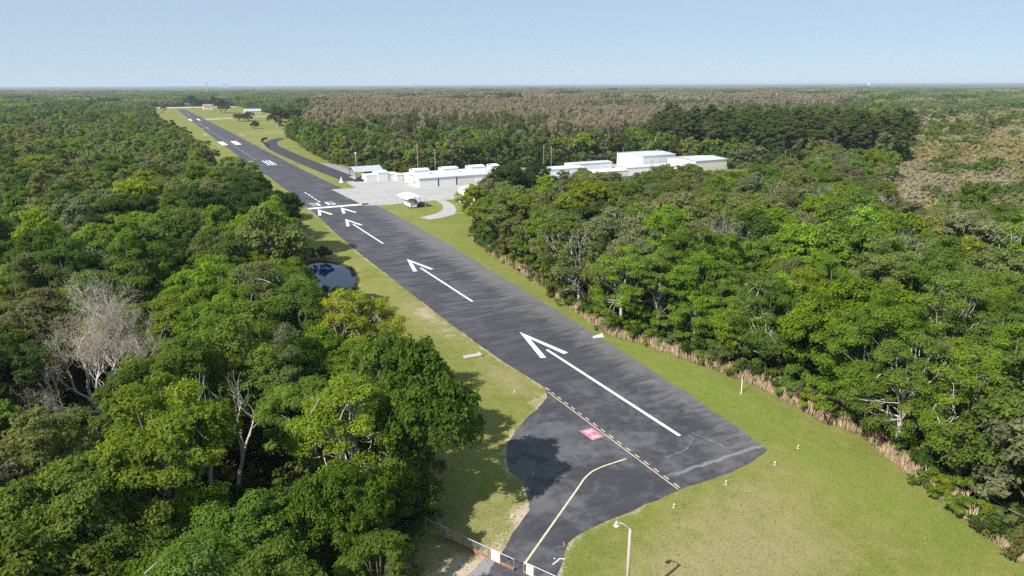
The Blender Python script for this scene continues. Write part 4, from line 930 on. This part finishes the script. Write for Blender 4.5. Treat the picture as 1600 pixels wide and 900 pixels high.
# long hangar row with its roof over the ramp
t = thing('hangar_row', 'long low white hangar row with pale grey roof facing the concrete ramp', 'hangar', (46.8, 222.6, 0))
walls_gx(0, 35.5, 0, 13.0, 3.9, 0.9).build('wall', WHITE, t)
mb = MB(); gable_x(mb, 0, 35.5, 0, 13.0, 3.92, 0.9, 0.45); mb.build('roof', ROOFG, t)
for x0, x1, m, lb in [(0.6, 8.6, DOORW, None), (9.5, 17.2, DOORW, None), (18.2, 26.0, CREAM, 'beige recessed sliding door'), (26.8, 34.6, DOORW, None)]:
    q = MB().box(x0, x1, -0.10, -0.02, 0.05, 3.2).build('door', m, t)
    if lb: q['label'] = lb
for x in (9.05, 17.7): MB().box(x - 0.25, x + .25, -0.06, -0.02, 0.05, 3.5).build('door_gap_shade', DARK, t)
MB().box(-0.08, -0.02, 2.5, 3.6, 0.05, 2.1).build('side_door', ROOFG, t); MB().box(-0.08, -0.02, 5.2, 6.6, 1.2, 2.2).build('window', GLASS, t)
t = thing('hangar_row', 'white hangar row behind the ramp with three raised gabled bays', 'hangar', (48.5, 238.5, 0))
MB().box(0, 46, 0, 10, -.02, 3.4).build('wall', WHITE, t); MB().box(-0.3, 46.3, -0.3, 10.3, 3.42, 3.6).build('roof', ROOFW, t)
for x0 in (2.2, 16.6, 30.5, 42):
    MB().box(x0, x0 + 7.4 if x0 < 40 else x0 + 3.5, 0.6, 7.5, 3.62, 5.3).build('raised_bay', WHITE, t)
    mb = MB(); gable_x(mb, x0, x0 + (7.4 if x0 < 40 else 3.5), 0.6, 7.5, 5.32, 0.6, 0.15); mb.build('bay_roof', ROOFW, t)
t = thing('storage_shed', 'small cream shed at the left end of the white hangar rows', 'shed', (45.2, 247.5, 0))
MB().box(0, 2.8, 0, 4, -.02, 2.9).build('wall', CREAM, t); MB().box(-.2, 3.0, -.2, 4.2, 2.92, 3.05).build('roof', ROOFW, t)
# white hangar beside the pavilion
t = thing('hangar', 'low white hangar with a taller gabled middle bay beside the open pavilion', 'hangar', (31.7, 251.8, 0))
MB().box(0, 5.6, 0, 7, -.02, 2.9).build('left_wing', WHITE, t); MB().box(10.6, 15.6, 0, 7, -.02, 2.9).build('right_wing', WHITE, t)
walls_gx(5.62, 10.58, -0.4, 9, 3.7, 0.8).build('middle_bay', WHITE, t)
mb = MB(); gable_x(mb, 5.6, 10.6, -0.4, 9, 3.72, 0.8, 0.2); mb.build('roof', ROOFG, t)
MB().box(-0.15, 5.5, -0.15, 7.1, 2.92, 3.05).build('wing_roof', ROOFW, t); MB().box(10.75, 15.75, -0.15, 7.1, 2.92, 3.05).build('wing_roof', ROOFW, t)
MB().box(0.4, 5.2, -0.1, -0.02, 0.05, 2.5).build('door', DOORW, t); MB().box(6.0, 10.2, -0.5, -0.42, 0.05, 3.2).build('door', DOORW, t); MB().box(11, 15.2, -0.1, -0.02, 0.05, 2.5).build('door', DOORW, t)
t = thing('pavilion', 'open timber pavilion with a grey gable roof and brown posts', 'pavilion', (29.6, 261.5, 0))
mb = MB(); gable_x(mb, 0, 13, 0, 12, 3.6, 1.9, 0.6, 0.15); mb.build('roof', ROOFD, t)
for x in (0.3, 3.4, 6.5, 9.6, 12.7):
    for y in (0.3, 11.7): MB().box(x - .12, x + .12, y - .12, y + .12, -.02, 3.75).build('post', WOOD, t)
MB().box(0, 13, 0, 12, -.02, 0.35).build('deck', SLABM, t); MB().box(0, 8, 0.1, 0.22, 0.36, 1.3).build('railing', WOOD, t); MB().box(7, 12.6, 5, 11, 0.36, 3.4).build('back_room', WOOD, t)
# shelter with what is parked beneath
t = thing('shelter', 'small open shelter with a white arched roof on thin posts beside the ramp', 'shelter', (24.6, 174.2, 0))
n = 10; prof = [(7.4 * i / n, 3.3 + 1.0 * math.sin(math.pi * i / n)) for i in range(n + 1)]
mb = MB(); mb.profile_y(prof + [(x, z - 0.1) for x, z in reversed(prof)][::1], 0, 12); mb.build('roof', ROOFW, t)
for x in (0.25, 7.15):
    for y in (0.3, 6, 11.7): MB().box(x - .07, x + .07, y - .07, y + .07, -.02, 3.36).build('post', GALV, t)
t = thing('parked_trailer', 'white box trailer with a blue-grey sloped cover under the arched shelter', 'trailer', (25.9, 174.9, 0))
MB().profile_x([(0, .35), (6.5, .35), (6.5, 2.5), (2.2, 2.5), (0, 1.3)], 0, 2.6).build('body', WHITEP, t)
MB().profile_x([(-.04, 1.33), (2.2, 2.54), (4.6, 2.54), (4.6, 2.6), (2.16, 2.6), (-.08, 1.38)], 2.0, 3.3).build('cover', BLUEG, t)
for y in (1.6, 4.9):
    for x in (-0.02, 2.62): MB().tube([(x - .1, y, .33), (x + .1, y, .33)], .33, 12).build('wheel', TYRE, t)
def car(x, y, rz, mat, label, group=None):
    t = thing('parked_car', label, 'car', (x, y, 0), rz, group)
    mb = MB().profile_x([(-2.2, .32), (2.2, .32), (2.25, .75), (1.3, .92), (-2.1, .98), (-2.25, .7)], -.88, .88); mb.build('body', mat, t)
    MB().profile_x([(-1.9, .97), (1.2, .92), (.5, 1.42), (-1.3, 1.47)], -.74, .74).build('cabin', GLASS, t)
    MB().profile_x([(-1.28, 1.475), (.48, 1.425), (.46, 1.47), (-1.25, 1.52)], -.7, .7).build('roof', mat, t)
    for sx in (-.9, .9):
        for sy in (-1.4, 1.4): MB().tube([(sx - .1, sy, .33), (sx + .1, sy, .33)], .33, 12).build('wheel', TYRE, t)
    for sx in (-.6, .6): MB().box(sx - .15, sx + .15, 2.2, 2.27, .6, .72).build('headlight', LAMPW, t)
    return t
car(30.2, 177.3, 0.15, CARM, 'dark car parked under the right side of the arched shelter')
car(29.3, 256.0, 1.2, CARM, 'dark car parked in front of the timber pavilion')
# hangar behind the tall oak, and the timber shed
t = thing('hangar', 'white hangar half hidden behind the tall dark oak at the forest corner', 'hangar', (46.9, 164.5, 0))
walls_gy(0, 13, 0, 15, 5.4, 1.0).build('wall', WHITE, t)
mb = MB(); gable_y(mb, 0, 13, 0, 15, 5.42, 1.0); mb.build('roof', ROOFG, t); MB().box(-.1, -.02, 2, 13, 0.05, 2.6).build('door', DARK, t)  # the door is a dark sheet painting the shade of an opening
t = thing('timber_shed', 'dark timber shed with a white roof beside the forest corner', 'shed', (42.2, 153.5, 0))
MB().box(0, 4.4, 0, 9.5, -.02, 2.9).build('wall', DWOOD, t); MB().profile_y([(-.5, 2.92), (4.9, 3.3), (4.9, 3.42), (-.5, 3.04)], -.5, 10).build('roof', ROOFW, t)
MB().box(-.08, -.02, 3.5, 4.6, 0, 2.1).build('door', WOOD, t)
kind(flat_poly('shed_path', [(41.6, 157.4), (35.2, 157.9), (35.4, 158.7), (41.6, 158.4)], 0.036, CONCM), 'structure')
# the two big hangars
t = thing('hangar', 'large white hangar with pale roof left of the beige one', 'hangar', (168, 223.5, 0))
walls_gx(0, 21.5, 0, 22, 7.4, 0.9).build('wall', WHITE, t); mb = MB(); gable_x(mb, 0, 21.5, 0, 22, 7.42, .9, .35); mb.build('roof', ROOFG, t)
MB().box(1.0, 20.5, -.12, -.02, .05, 6.3).build('front_panel', CREAM, t)
for x in (2, 7.2, 12.4): MB().box(x, x + 4, -.22, -.13, .6, 5.9).build('door', DOORW, t)
t = thing('hangar', 'large pale-roofed hangar with shaded front painted beige, tallest building at the field', 'hangar', (168.8, 185.4, 0))
m_ = MB(); walls_gx(0, 19.5, 0, 19.5, 8.4, .8).build('wall', CREAM, t); mb = MB(); gable_x(mb, 0, 19.5, 0, 19.5, 8.42, .8, .35); mb.build('roof', ROOFG, t)
MB().box(-.1, -.02, .1, 19.4, 0, 8.2).build('sunlit_side_tone', WHITE, t); MB().box(-.14, -.11, 2, 5, 0, 2.4).build('door', DOORW, t)  # sun and shade put into the walls: white sunlit side, beige shaded front
for x, y, wd, dp_, h, roofm, lb in [(150, 212.5, 30, 9, 3.9, ROOFG, 'long low white hangar row in front of the large white hangar'), (157, 167, 30, 11, 3.8, ROOFW, 'low white hangar row in front of the beige hangar, right of the trees'),
                            (98, 203, 20, 11, 3.9, ROOFG, 'low white hangar glimpsed behind treetops, right of the tall oak'), (108, 226, 26, 10, 3.9, ROOFW, 'white hangar row behind the treetops, left of two grey poles'),
                            (126, 206, 20, 9, 3.9, ROOFW, 'low white hangar between treetops, left of the large white hangar'), (137, 240, 24, 9, 3.7, ROOFG, 'rearmost low white hangar left of the large white hangar')]:
    t = thing('hangar_row', lb, 'hangar', (x, y, 0)); walls_gx(0, wd, 0, dp_, h - .4, .5).build('wall', WHITE, t)
    mb = MB(); gable_x(mb, 0, wd, 0, dp_, h - .38, .5, .3); mb.build('roof', roofm, t)
    k = int(wd // 8)
    for i in range(k): MB().box(i * wd / k + .5, (i + 1) * wd / k - .5, -.1, -.02, .05, 2.9).build('door', DOORW, t)

# ------------------------------------------------------------------ poles and lamps
def pole(name, label, cat, x, y, h, r0, mat, lamp=None, cross=0, rz=0.0, group=None, head='lamp_head'):
    t = thing(name, label, cat, (x, y, 0), rz, group)
    MB().tube([(0, 0, -.2), (0, 0, h * .5), (0, 0, h)], [r0, r0 * .85, r0 * .7], 10).build('pole', mat, t, smooth=True)
    for c in range(cross): MB().box(-1.1, 1.1, -.06, .06, h - .7 - c * 1.1, h - .55 - c * 1.1).build('crossarm', mat, t)
    if lamp == 'ball':
        MB().tube([(0, 0, h - .05), (0, 0, h + .15), (0, 0, h + .5), (0, 0, h + .7)], [.2, .42, .42, .15], 10).build(head, LAMPW, t, smooth=True)
    if lamp == 'arm':
        MB().tube([(0, 0, h - .2), (.5, 0, h + .25), (1.1, 0, h + .2)], .05, 6).build('arm', GALV, t); MB().box(.95, 1.6, -.17, .17, h + .02, h + .16).build(head, LAMPW, t)
    return t
pole('lamp_post', 'grey pole with a round white lamp beside the timber pavilion', 'lamp post', 29.0, 257, 12.5, .12, GALV, 'ball')
pole('wooden_pole', 'thick red-brown wooden pole standing behind the long hangar row', 'pole', 56.5, 250, 16.5, .3, simple('red_brown_timber', (.30, .15, .09), .85, .1, .3, 3))
pole('utility_pole', 'grey utility pole with a crossarm behind the long hangar row', 'utility pole', 66.0, 252, 13.5, .17, POLEW, None, 2)
pole('utility_pole', 'taller grey pole, left one of a pair in front of the dark woods', 'utility pole', 132, 262, 11.5, .17, POLEW, None, 1)
pole('utility_pole', 'grey pole just right of the taller one in front of dark woods', 'utility pole', 135.5, 260, 11, .17, POLEW, None, 0)
pole('lamp_post', 'thin pole with white lamp above the large white hangar roof', 'lamp post', 199, 252, 14, .12, GALV, 'arm')
pole('utility_pole', 'grey pole standing alone before the pines, right of the beige hangar', 'utility pole', 228, 186, 11, .17, POLEW, None, 1)
pole('lamp_post', 'thin pale lamp post beside the curve of the taxi road', 'lamp post', 39, 532, 11, .12, GALV, 'ball')
# foreground street lamp
t = thing('street_lamp', 'concrete lamp post with curved arm and white lamp in the grass foreground', 'street lamp', (-24.05, -21.1, 0))
MB().tube([(0, 0, -.2), (0, 0, 4), (0, 0, 8.0)], [.17, .145, .12], 14).build('pole', CONC, t, smooth=True)
dv = Vector((-0.72, 0.69, 0)); apts = [Vector((0, 0, 7.7)) + dv * .05, Vector((0, 0, 8.15)) + dv * .22, Vector((0, 0, 8.38)) + dv * .6, Vector((0, 0, 8.38)) + dv * 1.05]
MB().tube(apts, [.06, .05, .045, .045], 8).build('arm', GALV, t, smooth=True)
hb = Vector((0, 0, 8.38)) + dv * 1.12
hd = MB().tube([hb + Vector((0, 0, .14)), hb + Vector((0, 0, .1)), hb + Vector((0, 0, -.05)), hb + Vector((0, 0, -.12))], [.06, .12, .14, .19], 14).build('lamp_head', GALV, t, smooth=True)
MB().tube([hb + Vector((0, 0, z)) for z in (-.13, -.2, -.32, -.42, -.46)], [.19, .235, .235, .15, .04], 14).build('lamp_globe', LAMPW, hd, smooth=True)

# ------------------------------------------------------------------ gates
def gate_frame(t, L, h0, h1, rust_to, sign, panels):
    MB().box(0, L, -.06, .06, h0, h0 + .22).build('bottom_rail', RUST, t)
    MB().tube([(0, 0, h1), (L, 0, h1)], .035, 6).build('top_rail', GALV, t)
    for i in range(panels + 1):
        x = L * i / panels; MB().tube([(x, 0, h0 + .2), (x, 0, h1)], .03, 6).build('upright', GALV if i in (0, panels) else RUST, t)
    mb = MB()
    for i in range(int(L / .16)):
        x = .08 + i * .16
        if x + .8 < L: mb.tube([(x, 0, h0 + .2), (x + .8, 0, h1)], .006, 3, False); mb.tube([(x + .8, 0, h0 + .2), (x, 0, h1)], .006, 3, False)
    mb.build('wire_mesh', GALV, t)
    if sign: MB().box(sign[0], sign[1], -.10, -.07, h0 + .12, h1 + .06).build('sign_panel', WHITEP, t)
ang = math.atan2(-7.9, 4.2)
t = thing('sliding_gate', 'long rusty sliding gate with a white sign across the drive', 'gate', (-34.3, -4.8, 0), ang)
gate_frame(t, 8.7, .18, 1.35, 0, (6.2, 7.2), 6)
for x in (.9, 3.9): MB().box(x - .12, x + .12, .1, .35, 0, .5).build('roller_bracket', RUST, t)
t = thing('sliding_gate', 'short rusty gate with white sign at the bottom frame edge', 'gate', (-29.6, -13.2, 0), ang)
gate_frame(t, 3.6, .18, 1.35, 0, (.35, 1.1), 3)
t = thing('gate_fence', 'grey gate posts with a short wire fence at the gate end under trees', 'fence', (-35.4, -2.9, 0), ang)
for x, h in ((.1, 1.6), (1.7, 2.0), (2.0, 1.9), (2.9, 1.5)): MB().tube([(x, .25, -.1), (x, .25, h)], .055, 8).build('post', GALV, t)
MB().box(-1.2, 3.0, .2, .3, 1.2, 1.27).build('rail', GALV, t)

# ------------------------------------------------------------------ small things on the field
t = thing('marker_stake', 'leaning white stake in the grass by the right forest edge', 'stake', (16.0, 5.4, 0))
MB().tube([(0, 0, -.1), (.5, .5, 2.1)], [.06, .045], 8).build('stake_shaft', WHITEP, t); MB().tube([(0, 0, 0), (0, 0, .06)], .16, 10).build('stake_foot', CONC, t)
t = thing('drain_sheet', 'pale green folded sheet lying beside the reeds right of the runway', 'sheet', (10.8, 34.1, 0))
MB().add([(-1.0, -.1, .02), (1.1, -.6, .02), (1.2, .2, .45), (-.7, .4, .15), (-1.0, -.1, .07), (1.1, -.6, .07), (1.2, .2, .5), (-.7, .4, .2)], [(0, 3, 2, 1), (4, 5, 6, 7), (0, 1, 5, 4), (1, 2, 6, 5), (2, 3, 7, 6), (3, 0, 4, 7)]).build('sheet_face', PALEG, t)
MB().box(1.2, 1.35, .3, .45, 0, .5).build('prop', WHITEP, t)
t = thing('weathered_slab', 'weathered pale slab lying in the grass left of the runway', 'slab', (-12.3, 36.2, 0), -.05)
MB().box(-1.5, 1.4, -.55, .55, .05, .28).build('slab_face', SLABM, t); MB().box(1.1, 1.5, -.6, .6, 0, .42).build('end_block', CONC, t)
LB = ['leftmost', 'second from left', 'third from left', 'rightmost']
for k, (x, y) in enumerate([(-10.8, -11.6), (-2.8, -10.9), (5.1, -10.6), (10.6, -9.2)]):
    t = thing('runway_light', f'small pale runway end light in the grass, {LB[k]} of four', 'runway light', (x, y, 0), 0, 'runway end lights')
    MB().box(-.15, .15, -.15, .15, 0, .08).build('base', CONC, t); MB().tube([(0, 0, .08), (0, 0, .3)], .04, 8).build('stem', GALV, t); MB().tube([(0, 0, .3), (0, 0, .42), (0, 0, .5)], [.07, .08, .04], 10).build('lens', LAMPW, t)
for x, y, lb in [(-12.5, 21, 'beside the apron corner left of the hold line'), (-20.9, 60, 'in the grass left of the third arrow'), (16.5, 60, 'in the grass right of the runway, level with the reeds'), (17.2, 24.5, 'near the right reeds'), (-26.6, -5.2, 'at the apron bend near the gate'), (-15, 316, 'in the grass left of the far runway')]:
    t = thing('edge_light', f'tiny pale edge light {lb}', 'edge light', (x, y, 0), 0, 'runway edge lights')
    MB().box(-.15, .15, -.15, .15, 0, .07).build('base', CONC, t); MB().tube([(0, 0, .07), (0, 0, .32), (0, 0, .4)], [.05, .08, .03], 8).build('lens', LAMPW, t)
t = thing('marker_cone', 'small white cone marker on the grass tip between taxi road and ramp', 'marker', (21.3, 255.6, 0))
MB().tube([(0, 0, .1), (0, 0, 1.0), (0, 0, 2.6)], [1.0, .5, .1], 12).build('cone', WHITEP, t); MB().box(-1.1, 1.1, -1.1, 1.1, 0, .1).build('base', CONC, t)
t = thing('black_barrier', 'low curved black barrier in the grass left of the taxi road bend', 'barrier', (0, 0, 0))
cur = [(34.1, 557), (28.5, 545), (25.2, 528), (24.2, 508), (24.0, 492), (22.5, 476)]
mb = MB()
for a, b in zip(cur[:-1], cur[1:]):
    d = (Vector(b) - Vector(a)).normalized(); nn = Vector((-d.y, d.x)) * .12
    mb.prism([(a[0] + nn.x, a[1] + nn.y), (a[0] - nn.x, a[1] - nn.y), (b[0] - nn.x, b[1] - nn.y), (b[0] + nn.x, b[1] + nn.y)][::-1], 0, 1.3)
mb.build('barrier_panel', BLACKF, t)
for (x, y) in cur: MB().box(x - .16, x + .16, y - .16, y + .16, -.1, 1.55).build('post', BLACKF, t)

# ------------------------------------------------------------------ the far end of the runway
def house(label, x, y, wd, dp_, h, rise, wm_, rm_, rz=0, cat='house', name='house'):
    t = thing(name, label, cat, (x, y, 0), rz); walls_gx(0, wd, 0, dp_, h, rise).build('wall', wm_, t); mb = MB(); gable_x(mb, 0, wd, 0, dp_, h + .02, rise, .6, .2); mb.build('roof', rm_, t)
    for i in range(3): MB().box(wd * (.15 + .28 * i), wd * (.15 + .28 * i) + 1.6, -.08, -.02, 1.0, 2.3).build('window', GLASS, t)
    MB().box(wd * .9 - 1.2, wd * .9, -.08, -.02, 0, 2.1).build('door', WOOD, t); return t
house('white house with a reddish roof near the far end of the runway', 46, 1405, 20, 14, 5.5, 4.0, WHITEP, REDROOF)
house('house with a blue-grey roof behind the round bushes', 86, 1120, 24, 14, 4.5, 3.2, WHITEP, ROOFD)
house('small white outbuilding left of the far white house', 26, 1640, 12, 10, 5, 2.0, WHITEP, ROOFW)
for k, (x, wd) in enumerate([(-44, 22), (-14, 18), (8, 12)]):
    house('pinkish low house beyond the far road, %s of three' % ['leftmost', 'middle one', 'rightmost'][k], x, 1660, wd, 12, 4, 3, PINKW, REDROOF if k % 2 == 0 else PINKW)
t = thing('garden_wall', 'low pinkish wall at the foot of the far tall trees', 'wall', (56, 1150, 0)); MB().box(0, 26, 0, 1, -.05, 1.9).build('wall_face', PINKW, t); MB().box(-.2, 26.2, -.15, 1.15, 1.92, 2.1).build('coping', CONC, t)
t = thing('tent', 'small white pointed tent under the large far oak', 'tent', (78.5, 752, 0)); MB().add([(-3, -3, 0), (3, -3, 0), (3, 3, 0), (-3, 3, 0), (0, 0, 4.6)], [(0, 1, 4), (1, 2, 4), (2, 3, 4), (3, 0, 4), (3, 2, 1, 0)]).build('canopy', WHITEP, t); MB().box(-.6, .6, -3.04, -2.6, 0, 1.6).build('entry_shade', DARK, t)
def lone(proto, name, lb, cat, x, y, H, Rr, tint): 
    s = Rr / proto[3]; place_tree(proto, name, lb, cat, x, y, s, tint, sz=H / proto[2])
lone(OAK[1], 'oak_tree', 'large olive oak with a clear trunk standing in the far field', 'tree', 75, 744, 21, 13, (.085, .105, .035))
lone(OAK[0], 'oak_tree', 'dark oak behind the large field oak, beside the white tent', 'tree', 97, 770, 18, 12, (.05, .08, .03))
lone(OAK[2], 'round_bush', 'round dark bush left of the large field oak', 'bush', 45.5, 712, 8, 5, (.05, .085, .02))
lone(OAK[0], 'round_bush', 'wide yellow-green bush clump in the far field', 'bush', 50, 880, 10, 9, (.11, .13, .025))
lone(OAK[1], 'round_bush', 'green bush right of the yellow-green clump in the far field', 'bush', 62, 895, 11, 9, (.07, .105, .025))
lone(OAK[2], 'broadleaf_tree', 'rounded olive tree left of the blue-grey roofed house', 'tree', 66, 1210, 19, 12, (.10, .12, .05))
lone(PINE[2], 'pine_tree', 'taller of two dark conifers by the far runway end', 'pine tree', 50, 1215, 27, 8, (.05, .07, .03))
lone(PINE[0], 'pine_tree', 'shorter of two dark conifers by the far runway end', 'pine tree', 58, 1175, 24, 8, (.045, .065, .03))
lone(PINE[3], 'pine_tree', 'dark conifer left of the white red-roofed house', 'pine tree', 32, 1470, 26, 10, (.05, .07, .035))
# on the horizon
def mast(label, x, y, h, w0):
    t = thing('radio_mast', label, 'mast', (x, y, 0)); MB().tube([(0, 0, 0), (0, 0, h)], [w0, w0 * .6], 6).build('mast_shaft', GALV, t); MB().box(-w0 * 2, w0 * 2, -w0, w0, h * .8, h * .8 + 1.5).build('antenna', GALV, t)
mast('thick grey mast on the horizon above the far runway', 211, 3431, 64, 2.0)
mast('tall thin mast on the horizon right of the white stack', 503, 3396, 118, .55)
HZW = simple('hazy_white_wall', (0.6, 0.6, 0.6), 0.8, 0.1, 0.05)
t = thing('chimney_stack', 'small white stack on the horizon between the two masts', 'chimney', (1628, 11823, 0)); MB().tube([(0, 0, 0), (0, 0, 84)], [10, 7], 10).build('stack_shaft', HZW, t); MB().tube([(0, 0, 84), (0, 0, 87)], 8, 10).build('rim', GALV, t)
for x, y, wd, h, lb in [(1122, 11883, 90, 66, 'white block on the horizon above the far runway'), (3976, 11244, 80, 62, 'pale block on the horizon above the hangars'), (9685, 6951, 90, 54, 'pale low block on the horizon at the far right')]:
    t = thing('tower_block', lb, 'building', (x, y, 0)); MB().box(-wd / 2, wd / 2, -20, 20, 0, h).build('wall', HZW, t); MB().box(-wd / 2 - 2, wd / 2 + 2, -22, 22, h + .02, h + 3).build('roof', ROOFG, t)

# ------------------------------------------------------------------ air
if True:
    hz, nt = new_mat('haze_air'); pv = nd(nt, 'ShaderNodeVolumePrincipled'); pv.inputs['Color'].default_value = (0.72, 0.83, 1.0, 1); pv.inputs['Density'].default_value = 0.00007; pv.inputs['Anisotropy'].default_value = 0.0
    o = nd(nt, 'ShaderNodeOutputMaterial'); nt.links.new(pv.outputs[0], o.inputs['Volume'])
    kind(MB().box(-31500, 31500, -31500, 31500, -3.5, 125).build('haze', hz), 'stuff', 'thin haze that fades the far woods')
